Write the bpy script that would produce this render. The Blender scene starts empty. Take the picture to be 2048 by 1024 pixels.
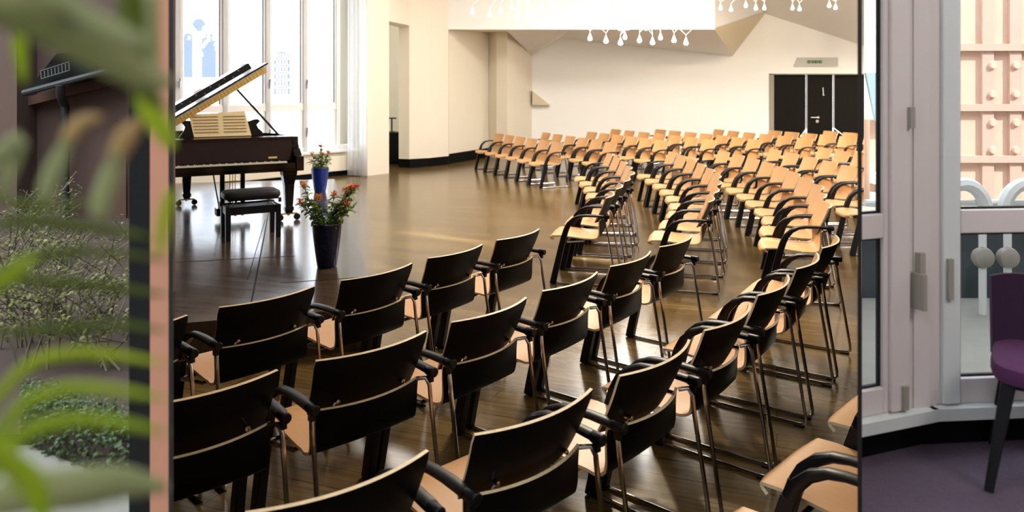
import bpy, math, random
from mathutils import Vector, Matrix
random.seed(7)
C = bpy.context.scene
COL = C.collection
PI = math.pi
# ------------------------------------------------------------------ camera, world, lights, exposure
EYE = 1.85; F = 1450.0; HY = 180.0; CX = 1024.0
cd = bpy.data.cameras.new('camera'); cam = bpy.data.objects.new('camera', cd); COL.objects.link(cam)
cam.location = (0, 0, EYE); cam.rotation_euler = (PI/2, 0, 0)
cd.sensor_fit = 'HORIZONTAL'; cd.sensor_width = 36.0; cd.lens = 36.0*F/2048.0
cd.shift_x = 0.0; cd.shift_y = -(512-HY)/2048.0
cd.clip_start = 0.05; cd.clip_end = 300
cd.dof.use_dof = True; cd.dof.focus_distance = 4.2; cd.dof.aperture_fstop = 3.0
C.camera = cam
C.view_settings.view_transform = 'Standard'; C.view_settings.look = 'None'
C.view_settings.exposure = 0.0; C.view_settings.gamma = 1.0; C.view_settings.use_curve_mapping = False
w = bpy.data.worlds.new('sky'); C.world = w; w.use_nodes = True
nb = w.node_tree.nodes['Background']; nb.inputs[0].default_value = (0.86, 0.93, 1.0, 1); nb.inputs[1].default_value = 6.0

def area_light(name, loc, size, power, col, rot=(0, 0, 0), sy=None):
    l = bpy.data.lights.new(name, 'AREA'); l.energy = power; l.color = col; l.size = size
    if sy: l.shape = 'RECTANGLE'; l.size_y = sy
    o = bpy.data.objects.new(name, l); COL.objects.link(o); o.location = loc; o.rotation_euler = rot
    return o
WARM = (1.0, 0.93, 0.84)
sl = bpy.data.lights.new('sun', 'SUN'); sl.energy = 9.0; sl.angle = math.radians(1.0); sl.color = (1.0, .95, .88)
so_ = bpy.data.objects.new('sun', sl); COL.objects.link(so_); so_.rotation_euler = Vector((-.75, .52, -.85)).to_track_quat('-Z', 'Y').to_euler()
CEIL = 5.2
for (x, y, p) in ((1.0, 8.5, 260), (5.5, 9.5, 260), (8.5, 14.5, 560), (2.2, 14.2, 260), (-2.0, 13.5, 90), (10.0, 17.0, 420)):
    area_light('hall_fill_light', (x, y, 5.08), 1.6, p, WARM)  # unseen area lights added under the ceiling to brighten the hall
area_light('bay_fill_light', (2.2, .2, 3.4), .9, 34, (1.0,.93,.88), rot=(math.radians(38),0,math.radians(5)))  # unseen fill light added to brighten the bay window frames
# spotlights of the hall throw light from the far side onto the seats
def spot(loc, target, power, ang, col, r=0.15):
    l = bpy.data.lights.new('spot_light', 'SPOT'); l.energy = power; l.color = col; l.spot_size = math.radians(ang); l.spot_blend = 0.8; l.shadow_soft_size = r
    o = bpy.data.objects.new('spot_light', l); COL.objects.link(o); o.location = loc
    o.rotation_euler = (Vector(target)-Vector(loc)).to_track_quat('-Z', 'Y').to_euler()
SPOTC = (1.0, .83, .58)
spot((1.6, 9.0, 4.9), (1.6, 4.0, 0.0), 1000, 70, SPOTC)
spot((-1.0, 13.0, 4.9), (2.5, 10.0, 0.4), 600, 80, SPOTC)
spot((3.5, 12.0, 4.9), (6.0, 17.5, 0.6), 700, 90, SPOTC)

# ------------------------------------------------------------------ helpers
def P(px, py, z=0.0):
    D = F*(EYE-z)/(py-HY); return Vector(((px-CX)*D/F, D, z))
def Q(px, py, D):
    return Vector(((px-CX)*D/F, D, EYE+(HY-py)*D/F))
def X(px, D): return (px-CX)*D/F

class MB:
    def __init__(s): s.v = []; s.f = []; s.m = []
    def add(s, vs, fs, mi=0):
        b = len(s.v); s.v += [tuple(v) for v in vs]
        for f in fs: s.f.append(tuple(b+i for i in f)); s.m.append(mi)
        return s
    def hexa(s, p, mi=0):      # 8 points, bottom 4 ccw then top 4
        return s.add(p, [(3,2,1,0),(4,5,6,7),(0,1,5,4),(1,2,6,5),(2,3,7,6),(3,0,4,7)], mi)
    def box(s, x0, x1, y0, y1, z0, z1, mi=0):
        return s.hexa([(x0,y0,z0),(x1,y0,z0),(x1,y1,z0),(x0,y1,z0),(x0,y0,z1),(x1,y0,z1),(x1,y1,z1),(x0,y1,z1)], mi)
    def prism(s, poly, z0, z1, mi=0):
        n = len(poly)
        a = sum(poly[i][0]*poly[(i+1)%n][1]-poly[(i+1)%n][0]*poly[i][1] for i in range(n))
        if a < 0: poly = poly[::-1]
        vs = [(p[0],p[1],z0) for p in poly]+[(p[0],p[1],z1) for p in poly]
        fs = [tuple(range(n-1,-1,-1)), tuple(range(n,2*n))]+[(i,(i+1)%n,n+(i+1)%n,n+i) for i in range(n)]
        return s.add(vs, fs, mi)
    def wall(s, p0, p1, z0, z1, t, mi=0):    # thickness t to the left of p0->p1
        d = Vector((p1[0]-p0[0], p1[1]-p0[1])); d.normalize(); n = Vector((-d.y, d.x))*t
        return s.prism([(p0[0],p0[1]),(p1[0],p1[1]),(p1[0]+n.x,p1[1]+n.y),(p0[0]+n.x,p0[1]+n.y)], z0, z1, mi)
    def slab3(s, pts, off, mi=0):            # polygon in 3D extruded by vector
        n = len(pts); o = Vector(off)
        vs = [Vector(p) for p in pts]+[Vector(p)+o for p in pts]
        return s.add(vs, [tuple(range(n)), tuple(range(2*n-1,n-1,-1))]+[(i,n+i,n+(i+1)%n,(i+1)%n) for i in range(n)], mi)
    def sweep(s, pts, secs, mi=0, up=None, close=True):
        # pts: points; secs: function(i)->list of (a,b) section coordinates, frame built with fixed side vector
        pts = [Vector(p) for p in pts]; n = len(pts); rings = []
        prev = None
        for i, p in enumerate(pts):
            t = (pts[min(i+1,n-1)]-pts[max(i-1,0)]).normalized()
            if up is not None: sd = Vector(up)
            else:
                if prev is None: sd = t.cross(Vector((0,0,1)));  sd = sd if sd.length > .05 else t.cross(Vector((0,1,0)))
                else: sd = prev
            sd = (sd-t*sd.dot(t)).normalized(); prev = sd; u = sd.cross(t)
            rings.append([p+sd*a+u*b for a, b in secs(i)])
        k = len(rings[0]); vs = [q for r in rings for q in r]; fs = []
        for i in range(n-1):
            for j in range(k):
                fs.append((i*k+j, i*k+(j+1)%k, (i+1)*k+(j+1)%k, (i+1)*k+j))
        if close: fs.append(tuple(range(k-1,-1,-1))); fs.append(tuple((n-1)*k+j for j in range(k)))
        return s.add(vs, fs, mi)
    def tube(s, pts, r, n=8, mi=0):
        rr = r if callable(r) else (lambda i: r)
        return s.sweep(pts, lambda i: [(rr(i)*math.cos(2*PI*j/n), rr(i)*math.sin(2*PI*j/n)) for j in range(n)], mi)
    def lathe(s, prof, c=(0,0,0), n=24, mi=0, axis='z'):
        vs = []; fs = []
        for r, z in prof:
            for j in range(n):
                a = 2*PI*j/n; q = (r*math.cos(a), r*math.sin(a), z)
                if axis == 'x': q = (z, q[0], q[1])
                if axis == 'y': q = (q[1], z, q[0])
                vs.append((c[0]+q[0], c[1]+q[1], c[2]+q[2]))
        for i in range(len(prof)-1):
            for j in range(n): fs.append((i*n+j, i*n+(j+1)%n, (i+1)*n+(j+1)%n, (i+1)*n+j))
        if prof[0][0] > 1e-4: fs.append(tuple(range(n-1,-1,-1)))
        if prof[-1][0] > 1e-4: fs.append(tuple((len(prof)-1)*n+j for j in range(n)))
        return s.add(vs, fs, mi)
    def ball(s, c, r, n=8, mi=0, sz=1.0):
        k = max(4, n//2+1)
        return s.lathe([(max(r*math.sin(PI*i/k),1e-5), -r*sz*math.cos(PI*i/k)) for i in range(k+1)], c, n, mi)
    def grid(s, fn, nu, nv, t, m_top=0, m_bot=1, m_edge=2):
        # fn(u,v)->Vector ; thickness t along -normal
        g = [[Vector(fn(i/nu, j/nv)) for j in range(nv+1)] for i in range(nu+1)]
        def nrm(i, j):
            a = g[min(i+1,nu)][j]-g[max(i-1,0)][j]; b = g[i][min(j+1,nv)]-g[i][max(j-1,0)]
            return a.cross(b).normalized()
        N = (nv+1); top = [g[i][j] for i in range(nu+1) for j in range(N)]
        bot = [g[i][j]-nrm(i,j)*t for i in range(nu+1) for j in range(N)]
        b0 = len(s.v); s.v += [tuple(p) for p in top+bot]; o = b0+len(top)
        for i in range(nu):
            for j in range(nv):
                a, b, c, d = i*N+j, (i+1)*N+j, (i+1)*N+j+1, i*N+j+1
                s.f.append((b0+a,b0+b,b0+c,b0+d)); s.m.append(m_top)
                s.f.append((o+d,o+c,o+b,o+a)); s.m.append(m_bot)
        def rim(l):
            for a, b in zip(l[:-1], l[1:]): s.f.append((b0+b,b0+a,o+a,o+b)); s.m.append(m_edge)
        rim([i*N for i in range(nu+1)]); rim([nu*N+j for j in range(N)])
        rim([i*N+nv for i in range(nu,-1,-1)]); rim([j for j in range(nv,-1,-1)])
        return s
    def build(s, name, mats, parent=None, smooth=False, bevel=0):
        me = bpy.data.meshes.new(name); me.from_pydata(s.v, [], s.f)
        if not isinstance(mats, (list, tuple)): mats = [mats]
        for m in mats: me.materials.append(m)
        me.polygons.foreach_set('material_index', [min(i, len(mats)-1) for i in s.m])
        if smooth: me.polygons.foreach_set('use_smooth', [True]*len(s.f))
        me.update()
        if smooth:
            me.set_sharp_from_angle(angle=math.radians(40))
        o = bpy.data.objects.new(name, me); COL.objects.link(o)
        if parent: o.parent = parent
        if bevel:
            b = o.modifiers.new('bevel', 'BEVEL'); b.width = bevel; b.segments = 2; b.limit_method = 'ANGLE'
        return o

def tag(o, label, cat, group=None, kind=None):
    o['label'] = label; o['category'] = cat
    if group: o['group'] = group
    if kind: o['kind'] = kind
    return o
def thing(name, label, cat, loc=(0,0,0), rz=0.0, group=None):
    o = bpy.data.objects.new(name, None); COL.objects.link(o); o.location = loc; o.rotation_euler = (0,0,rz)
    o.empty_display_size = .1
    return tag(o, label, cat, group)
def struct(name, mb, mat, label, parent=None, cat=None, bevel=0):
    o = mb.build(name, mat, parent, bevel=bevel)
    if parent is None:
        o['kind'] = 'structure'; o['label'] = label; o['category'] = cat or name.split('_')[0]
    return o
def dup_thing(src, loc, rz, label, group=None):
    r = src.copy(); COL.objects.link(r); r.location = loc; r.rotation_euler = (0,0,rz); r['label'] = label
    if group: r['group'] = group
    for ch in list(src.children):
        c = ch.copy(); COL.objects.link(c); c.parent = r
        for g in list(ch.children):
            d = g.copy(); COL.objects.link(d); d.parent = c
    return r

# ------------------------------------------------------------------ materials
def mat(name, col, rough=.5, metal=0.0, noise=0, nscale=8.0, ncol=None, emit=None, es=0.0, spec=.5, bump=0.0, coat=0.0, sub=0.0, stretch=None, tr=0.0):
    m = bpy.data.materials.new(name); m.use_nodes = True; nt = m.node_tree; b = nt.nodes['Principled BSDF']
    b.inputs['Base Color'].default_value = (*col, 1); b.inputs['Roughness'].default_value = rough; b.inputs['Metallic'].default_value = metal
    b.inputs['Specular IOR Level'].default_value = spec
    if coat: b.inputs['Coat Weight'].default_value = coat; b.inputs['Coat Roughness'].default_value = .05
    if emit: b.inputs['Emission Color'].default_value = (*emit, 1); b.inputs['Emission Strength'].default_value = es
    if noise or bump:
        tc = nt.nodes.new('ShaderNodeTexCoord'); mp = nt.nodes.new('ShaderNodeMapping'); n = nt.nodes.new('ShaderNodeTexNoise')
        nt.links.new(tc.outputs['Object'], mp.inputs[0]); nt.links.new(mp.outputs[0], n.inputs['Vector'])
        if stretch: mp.inputs['Scale'].default_value = stretch
        n.inputs['Scale'].default_value = nscale; n.inputs['Detail'].default_value = 5
        if noise:
            mx = nt.nodes.new('ShaderNodeMix'); mx.data_type = 'RGBA'; mx.inputs[6].default_value = (*col, 1)
            c2 = ncol or tuple(c*(1-noise) for c in col); mx.inputs[7].default_value = (*c2, 1)
            nt.links.new(n.outputs[0], mx.inputs[0]); nt.links.new(mx.outputs[2], b.inputs['Base Color'])
        if bump:
            bp = nt.nodes.new('ShaderNodeBump'); bp.inputs['Strength'].default_value = bump; bp.inputs['Distance'].default_value = .01
            nt.links.new(n.outputs[0], bp.inputs['Height']); nt.links.new(bp.outputs[0], b.inputs['Normal'])
    return m
def floor_mat(name, c1, c2, rough, ang, bw=1.6, bh=.16):
    m = bpy.data.materials.new(name); m.use_nodes = True; nt = m.node_tree; b = nt.nodes['Principled BSDF']
    tc = nt.nodes.new('ShaderNodeTexCoord'); mp = nt.nodes.new('ShaderNodeMapping'); mp.inputs['Rotation'].default_value = (0,0,ang)
    br = nt.nodes.new('ShaderNodeTexBrick'); br.inputs['Scale'].default_value = 1; br.inputs['Brick Width'].default_value = bw; br.inputs['Row Height'].default_value = bh
    br.inputs['Mortar Size'].default_value = .0025; br.inputs['Color1'].default_value = (*c1,1); br.inputs['Color2'].default_value = (*c2,1)
    br.inputs['Mortar'].default_value = (c1[0]*.25, c1[1]*.25, c1[2]*.25, 1)
    nt.links.new(tc.outputs['Object'], mp.inputs[0]); nt.links.new(mp.outputs[0], br.inputs['Vector'])
    mp2 = nt.nodes.new('ShaderNodeMapping'); mp2.inputs['Scale'].default_value = (1.2, 14, 1)
    nt.links.new(mp.outputs[0], mp2.inputs[0])
    n = nt.nodes.new('ShaderNodeTexNoise'); n.inputs['Scale'].default_value = 2.2; n.inputs['Detail'].default_value = 8
    nt.links.new(mp2.outputs[0], n.inputs['Vector'])
    mx = nt.nodes.new('ShaderNodeMix'); mx.data_type = 'RGBA'; mx.blend_type = 'MULTIPLY'; mx.inputs[0].default_value = .75
    cr = nt.nodes.new('ShaderNodeValToRGB'); cr.color_ramp.elements[0].position = .3; cr.color_ramp.elements[0].color = (.5,.5,.5,1); cr.color_ramp.elements[1].position = .7; cr.color_ramp.elements[1].color = (1.25,1.2,1.1,1)
    nt.links.new(n.outputs[0], cr.inputs[0]); nt.links.new(br.outputs[0], mx.inputs[6]); nt.links.new(cr.outputs[0], mx.inputs[7])
    nt.links.new(mx.outputs[2], b.inputs['Base Color'])
    n2 = nt.nodes.new('ShaderNodeTexNoise'); n2.inputs['Scale'].default_value = 1.1; n2.inputs['Detail'].default_value = 6
    nt.links.new(mp2.outputs[0], n2.inputs['Vector'])
    mr = nt.nodes.new('ShaderNodeMapRange'); mr.inputs[3].default_value = rough*.75; mr.inputs[4].default_value = rough*1.35
    nt.links.new(n2.outputs[0], mr.inputs[0]); nt.links.new(mr.outputs[0], b.inputs['Roughness'])
    bp = nt.nodes.new('ShaderNodeBump'); bp.inputs['Strength'].default_value = .05; bp.inputs['Distance'].default_value = .003
    nt.links.new(n.outputs[0], bp.inputs['Height']); nt.links.new(bp.outputs[0], b.inputs['Normal'])
    b.inputs['Specular IOR Level'].default_value = .6
    return m
def glass_mat():
    m = bpy.data.materials.new('window_glass'); m.use_nodes = True; nt = m.node_tree; nt.nodes.remove(nt.nodes['Principled BSDF'])
    o = nt.nodes['Material Output']; t = nt.nodes.new('ShaderNodeBsdfTransparent'); g = nt.nodes.new('ShaderNodeBsdfGlossy'); g.inputs['Roughness'].default_value = .02
    t.inputs[0].default_value = (.96,.98,1,1)
    mx = nt.nodes.new('ShaderNodeMixShader'); mx.inputs[0].default_value = .04
    nt.links.new(t.outputs[0], mx.inputs[1]); nt.links.new(g.outputs[0], mx.inputs[2]); nt.links.new(mx.outputs[0], o.inputs[0])
    return m
def leaf_mat(name, c1, c2, sc=20, tr=.35):
    m = bpy.data.materials.new(name); m.use_nodes = True; nt = m.node_tree; b = nt.nodes['Principled BSDF']; o = nt.nodes['Material Output']
    tc = nt.nodes.new('ShaderNodeTexCoord'); n = nt.nodes.new('ShaderNodeTexNoise'); n.inputs['Scale'].default_value = sc
    nt.links.new(tc.outputs['Object'], n.inputs['Vector'])
    cr = nt.nodes.new('ShaderNodeValToRGB'); cr.color_ramp.elements[0].position = .35; cr.color_ramp.elements[1].position = .65
    cr.color_ramp.elements[0].color = (*c1,1); cr.color_ramp.elements[1].color = (*c2,1)
    nt.links.new(n.outputs[0], cr.inputs[0]); nt.links.new(cr.outputs[0], b.inputs['Base Color']); b.inputs['Roughness'].default_value = .5
    tl = nt.nodes.new('ShaderNodeBsdfTranslucent'); nt.links.new(cr.outputs[0], tl.inputs[0])
    mx = nt.nodes.new('ShaderNodeMixShader'); mx.inputs[0].default_value = tr
    nt.links.new(b.outputs[0], mx.inputs[1]); nt.links.new(tl.outputs[0], mx.inputs[2]); nt.links.new(mx.outputs[0], o.inputs[0])
    return m
def sheer_mat(name, c1, c2, sc, tr):
    m = leaf_mat(name, c1, c2, sc, tr); nt = m.node_tree; o = nt.nodes['Material Output']; src = o.inputs[0].links[0].from_socket
    t = nt.nodes.new('ShaderNodeBsdfTransparent'); mx = nt.nodes.new('ShaderNodeMixShader'); mx.inputs[0].default_value = .4
    nt.links.new(src, mx.inputs[1]); nt.links.new(t.outputs[0], mx.inputs[2]); nt.links.new(mx.outputs[0], o.inputs[0])
    return m
M = {}
M['plaster'] = mat('cream_plaster', (.82,.76,.64), .85, noise=.04, nscale=3)
M['white_wall'] = mat('white_plaster', (.91,.905,.89), .85, noise=.03, nscale=2)
M['ceil'] = mat('ceiling_paint', (.82,.81,.78), .9, noise=.04, nscale=2)
M['facet'] = mat('grey_facet_paint', (.80,.79,.78), .9, noise=.05, nscale=3)
M['facet_tan'] = mat('tan_facet_paint', (.66,.58,.43), .9, noise=.05, nscale=3)
M['black_base'] = mat('black_skirting', (.003,.003,.003), .6, noise=.3, spec=.1)
M['floor'] = floor_mat('dark_oiled_parquet', (.17,.108,.038), (.11,.066,.022), .18, .35)
M['stage'] = floor_mat('stage_boards', (.075,.05,.034), (.055,.037,.025), .15, .29, 2.4, .2)
M['beech'] = mat('beech_veneer', (.50,.25,.095), .45, noise=1, nscale=5, ncol=(.57,.31,.125), stretch=(14,2,2))
M['edge'] = mat('plywood_edge', (.85,.70,.46), .5, noise=1, nscale=60, ncol=(.55,.40,.22))
M['blackwood'] = mat('black_stained_veneer', (.003,.0025,.0022), .5, noise=.3, spec=.10)
M['blackleg'] = mat('black_lacquered_wood', (.004,.004,.006), .4, noise=.2, spec=.25)
M['chrome'] = mat('chrome_tube', (.50,.48,.48), .18, 1.0, noise=.05)
M['piano'] = mat('black_polish', (.004,.004,.005), .10, noise=.2, spec=.32)
M['piano_red'] = mat('mahogany_black_polish', (.022,.005,.004), .22, spec=.22, noise=.5, nscale=3)
M['gold'] = mat('gold_plate', (.72,.50,.16), .35, .9, noise=.2, nscale=30)
M['brass'] = mat('brass', (.7,.5,.2), .25, 1.0, noise=.05)
M['ivory'] = mat('ivory_keys', (.85,.80,.66), .35, noise=.03)
M['paper'] = mat('sheet_paper', (.85,.68,.38), .8, noise=.05)
M['ink'] = mat('ink', (.35,.26,.14), .9, noise=.1)
M['leather'] = mat('black_leather', (.008,.007,.008), .45, spec=.3, bump=.3, nscale=80)
M['frame'] = mat('white_window_frame', (.90,.90,.90), .45, noise=.04)
M['gasket'] = mat('blue_black_gasket', (.03,.04,.12), .5, noise=.1)
M['glass'] = glass_mat()
M['curtain'] = sheer_mat('sheer_white_curtain', (.90,.91,.96), (.88,.90,.96), 4, .78)
M['pot_blue'] = mat('cobalt_glaze', (.004,.035,.30), .12, coat=.5, noise=.5, nscale=9)
M['pot_navy'] = mat('navy_glaze', (.003,.009,.045), .16, spec=.5, noise=.6, nscale=7)
M['soil'] = mat('potting_soil', (.03,.02,.012), .95, noise=.4)
M['leaf'] = leaf_mat('plant_leaf', (.03,.12,.015), (.16,.30,.05))
M['leaf_y'] = leaf_mat('yellow_green_leaf', (.25,.33,.05), (.45,.42,.12))
M['petal_o'] = leaf_mat('orange_petal', (.62,.13,.03), (.75,.32,.07), 40)
M['petal_r'] = leaf_mat('red_orange_petal', (.55,.05,.02), (.70,.15,.05), 40)
M['door'] = mat('black_brown_door', (.005,.004,.0025), .45, noise=.5, nscale=2, spec=.15)
M['jamb'] = mat('grey_jamb', (.30,.28,.24), .6, noise=.05)
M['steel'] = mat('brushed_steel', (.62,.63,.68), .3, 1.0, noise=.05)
M['sign'] = mat('grey_sign_plate', (.50,.50,.46), .6, noise=.04)
M['sign_g'] = mat('dark_green_sign', (.006,.03,.008), .6, noise=.1)
M['sign_w'] = mat('pale_green_sign', (.30,.55,.30), .6, noise=.05)
M['bulb_dim'] = mat('soft_bulb_glow', (1,1,1), .4, emit=(1,.95,.85), es=9.0, noise=.01)
M['bulb'] = mat('bulb_glow', (1,1,1), .4, emit=(1,.95,.85), es=44.0, noise=.01)
M['branch'] = mat('white_enamel_branch', (.88,.86,.82), .4, noise=.02)
M['pink'] = mat('salmon_render', (.55,.26,.17), .8, noise=.12, nscale=6)
M['darkpost'] = mat('anthracite_post', (.008,.009,.011), .5, noise=.2, spec=.2)
M['black_post'] = mat('black_steel_edge', (.006,.005,.004), .6, noise=.2)
M['brown_wall'] = mat('brown_red_render', (.10,.062,.05), .9, noise=.18, nscale=4)
M['brown_trim'] = mat('red_brown_cornice', (.095,.045,.032), .85, noise=.15)
M['slate'] = mat('black_slate', (.007,.008,.007), .9, noise=.4, nscale=20, spec=.05)
M['zinc'] = mat('dark_zinc', (.03,.033,.036), .6, .1, noise=.2)
M['stone'] = mat('grey_stone_paving', (.24,.235,.20), .9, noise=.2, nscale=12, bump=.3)
M['earth'] = mat('brown_earth', (.07,.045,.036), .95, noise=.5, nscale=10, bump=.4)
M['ivy'] = leaf_mat('ivy_leaf', (.018,.04,.010), (.09,.15,.04), 60, .2)
M['birch'] = leaf_mat('young_birch_leaf', (.10,.13,.025), (.32,.32,.10), 30, .35)
M['twig'] = mat('pale_twig', (.16,.14,.10), .8, noise=.3)
M['frond'] = leaf_mat('lime_frond', (.34,.46,.01), (.50,.58,.04), 8, .5)
M['frond_d'] = leaf_mat('dark_frond', (.09,.13,.006), (.20,.25,.02), 6, .4)
M['frond_p'] = leaf_mat('pale_frond', (.34,.38,.18), (.50,.52,.30), 6, .4)
M['frond_t'] = leaf_mat('withered_tan_tip', (.50,.34,.14), (.65,.48,.24), 10, .3)
M['carpet'] = mat('purple_carpet', (.085,.058,.09), .98, noise=.35, nscale=120, bump=.6)
M['win_pink'] = mat('pinkish_white_frame', (.64,.585,.575), .5, noise=.04)
M['sill'] = mat('pale_sill', (.62,.66,.66), .3, noise=.04)
M['purple'] = mat('plum_felt', (.022,.003,.025), .95, noise=.2, nscale=60)
M['purple_l'] = mat('plum_felt_seat', (.06,.008,.055), .95, noise=.2, nscale=60)
M['sandstone'] = mat('pink_sandstone', (.62,.40,.30), .9, noise=.15, nscale=5)
M['sandstone_d'] = mat('dusty_pink_band', (.50,.32,.25), .9, noise=.1)
M['teal'] = mat('blue_grey_slate_roof', (.17,.24,.26), .7, noise=.2)
M['teal_d'] = mat('dark_blue_grey_render', (.045,.065,.07), .8, noise=.25)
M['rail'] = mat('white_cast_railing', (.75,.78,.76), .5, noise=.05)
M['church'] = mat('white_church_stone', (.80,.82,.86), .9, noise=.03)
M['church_w'] = mat('blue_grey_church_window', (.09,.12,.18), .6, noise=.2, nscale=9)

# ------------------------------------------------------------------ the building shell
struct('floor', MB().box(-10, 13, -3, 21.3, -.2, 0), M['floor'], 'dark brown glossy parquet floor of the hall', cat='floor')
def WX(D): return -3.64+.8*(D-15.8)
WT = .35
def wpt(D, off=0.0):   # point on the window wall, off = towards the room
    return (WX(D)+off*.7809, D-off*.6247)
b = MB().wall(wpt(7.95), wpt(12.0), 0, .52, WT)
b = MB(); b.wall(wpt(7.95), wpt(16.6), 0, .52, WT); b.wall(wpt(7.95), wpt(16.6), 4.3, CEIL, WT)
b.wall(wpt(7.95), wpt(10.8), .52, 4.3, WT); b.wall(wpt(16.44), wpt(16.6), .52, 4.3, WT)
struct('wall_window', b, M['plaster'], 'cream wall with tall white windows behind the piano', cat='wall')
b = MB(); b.wall(wpt(10.8, .12), wpt(15.85, .12), .52, .56, .20)
struct('trim_1', b, M['frame'], 'white sill under the tall hall windows', cat='sill')
b = MB(); b.wall(wpt(10.8, .10), wpt(15.75, .10), .12, .44, .09)
struct('trim_2', b, M['plaster'], 'cream radiator casing under the tall hall windows', cat='panel')
b = MB(); b.wall(wpt(10.8, .02), wpt(16.5, .02), 0, .10, .015)
struct('baseboard_window', b, M['black_base'], 'black baseboard under the hall windows', cat='baseboard')
b = MB().box(-10.3, -10, -3, 8.2, 0, CEIL); struct('wall_left', b, M['plaster'], 'outer left wall', cat='wall')
b = MB().box(-10.3, 13.3, -3.3, -3, 0, CEIL); struct('wall_rear', b, mat('grey_rear_plaster', (.25,.23,.20), .9, noise=.05), 'rear wall behind the viewer', cat='wall')
b = MB().box(13, 13.3, -3.3, 21.6, 0, CEIL); struct('wall_right', b, M['plaster'], 'outer right wall', cat='wall')
# window units
posts = [11.50, 12.22, 12.94, 13.65, 14.36, 15.04, 15.70]
for k in range(6):
    a, c = posts[k], posts[k+1]
    hd = .035
    fr = MB()
    for D in (a, c):
        fr.wall(wpt(D-hd, -.06), wpt(D+hd, -.06), .56, 4.3, .08)
    for (z0, z1) in ((.56,.66),(1.43,1.56),(4.2,4.3)):
        fr.wall(wpt(a, -.07), wpt(c, -.07), z0, z1, .07)
    for D in (a+.055, c-.055):      # sash stiles, set back
        fr.wall(wpt(D-.03, -.09), wpt(D+.03, -.09), .60, 4.25, .05)
    o = fr.build('window_%d' % (k+1), M['frame'])
    o['kind'] = 'structure'; o['category'] = 'window'
    o['label'] = 'tall white two-light window in the hall, number %s counted along the piano wall' % ['one','two','three','four','five','six'][k]
    MB().wall(wpt(a+.03, -.11), wpt(c-.03, -.11), .6, 4.25, .006).build('pane', M['glass'], o)
    MB().wall(wpt(c-.105, -.055), wpt(c-.088, -.055), 1.58, 4.2, .012).build('gasket', M['gasket'], o)
    h = MB(); p = wpt(a+.035, -.05)
    for z in (2.0, 1.0):
        h.box(p[0]-.012, p[0]+.012, p[1]-.03, p[1]-.01, z-.06, z+.06); h.box(p[0]-.01, p[0]+.01, p[1]-.06, p[1]-.04, z-.12, z+.01); h.box(p[0]-.008,p[0]+.008,p[1]-.06,p[1]-.02,z-.01,z+.01)
    h.build('window_handle', M['steel'], o)
fx_ = MB(); fx_.wall(wpt(15.70,-.06), wpt(16.44,-.06), .56, .66, .08); fx_.wall(wpt(15.70,-.06), wpt(16.44,-.06), 4.2, 4.3, .08); fx_.wall(wpt(16.38,-.06), wpt(16.44,-.06), .56, 4.3, .08)
fo_ = struct('window_9', fx_, M['frame'], 'fixed white window added behind the sheer curtain to light it', cat='window')  # opening added so daylight comes through the curtain
MB().wall(wpt(15.72, -.11), wpt(16.42, -.11), .6, 4.25, .006).build('pane', M['glass'], fo_)
# wall pier by the curtain
pa, pb = (X(735,15.6), 15.6), (X(778,16.1), 16.1)
b = MB(); b.prism([pa, pb, (pb[0]-.15, pb[1]+.5), (pa[0]-.3, pa[1]+.6)], 0, CEIL)
struct('wall_pier', b, M['plaster'], 'cream wall pier between the curtain and the dark doorway', cat='wall')
# lintel over the opening, passage walls
cA, cB, cC, cD = (X(797.5,17.3),17.3), (X(818.6,17.2),17.2), (X(860,17.5),17.5), (X(896.7,18.0),18.0)
b = MB(); b.prism([pb, cB, cA, (cA[0], 18.0), (pb[0]-.2, 16.8)], 3.38, CEIL)
struct('wall_lintel', b, M['plaster'], 'cream lintel above the narrow doorway', cat='wall')
b = MB(); b.prism([cA, cB, cC, cD, (cD[0], 18.6), (cA[0]+.02, 18.6)], .21, CEIL)
struct('wall_column', b, M['plaster'], 'faceted cream column right of the narrow doorway', cat='column')
b = MB(); b.prism([(cA[0]+.0,17.32),(cB[0],17.215),(cC[0]-.01,17.52),(cD[0]-.01,18.03),(cD[0]-.02,18.55),(cA[0]+.03,18.55)], 0, .21)
struct('baseboard_column', b, M['black_base'], 'black base of the faceted cream column', cat='baseboard')
b = MB(); b.box(-3.6, -2.2, 20.4, 20.6, 0, CEIL); b.box(-4.2, -3.9, 16.4, 20.6, 0, CEIL)
struct('wall_passage', b, M['plaster'], 'beige end wall of the narrow passage', cat='wall')
# recess
rA, rB, rC, rD, rE, rF = (X(896.7,18.1)-.02,18.1), (X(977,20.06),20.06), (X(993,19.6),19.6), (X(1015,19.4),19.4), (X(1064,21.0),21.0), None
b = MB(); b.prism([rA, rB, (rB[0]-.1, 20.4), (rA[0]-.25, 18.4)], .25, CEIL)
struct('wall_recess', b, M['plaster'], 'beige recess wall right of the faceted column', cat='wall')
b = MB(); b.prism([(rA[0]+.01,rA[1]), (rB[0]+.02,rB[1]-.02), (rB[0]-.1,20.4),(rA[0]-.25,18.4)], 0, .25)
struct('baseboard_recess', b, M['black_base'], 'black baseboard of the beige recess', cat='baseboard')
b = MB(); b.prism([rB, rC, rD, rE, (rE[0], 21.4), (rB[0]-.1, 21.4), (rB[0]-.1, 20.3)], .0, CEIL)
struct('wall_fin', b, M['plaster'], 'cream angled wall fin between recess and far wall', cat='wall')
# far wall
doorx0 = X(1538, 21.0); dtop = EYE+(HY-148)*21/F
b = MB(); b.box(rE[0], doorx0, 21.0, 21.3, 0, CEIL); b.box(doorx0, 13, 21.0, 21.3, dtop, CEIL)
struct('wall_far', b, M['white_wall'], 'large plain white far wall of the hall', cat='wall')
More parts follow.
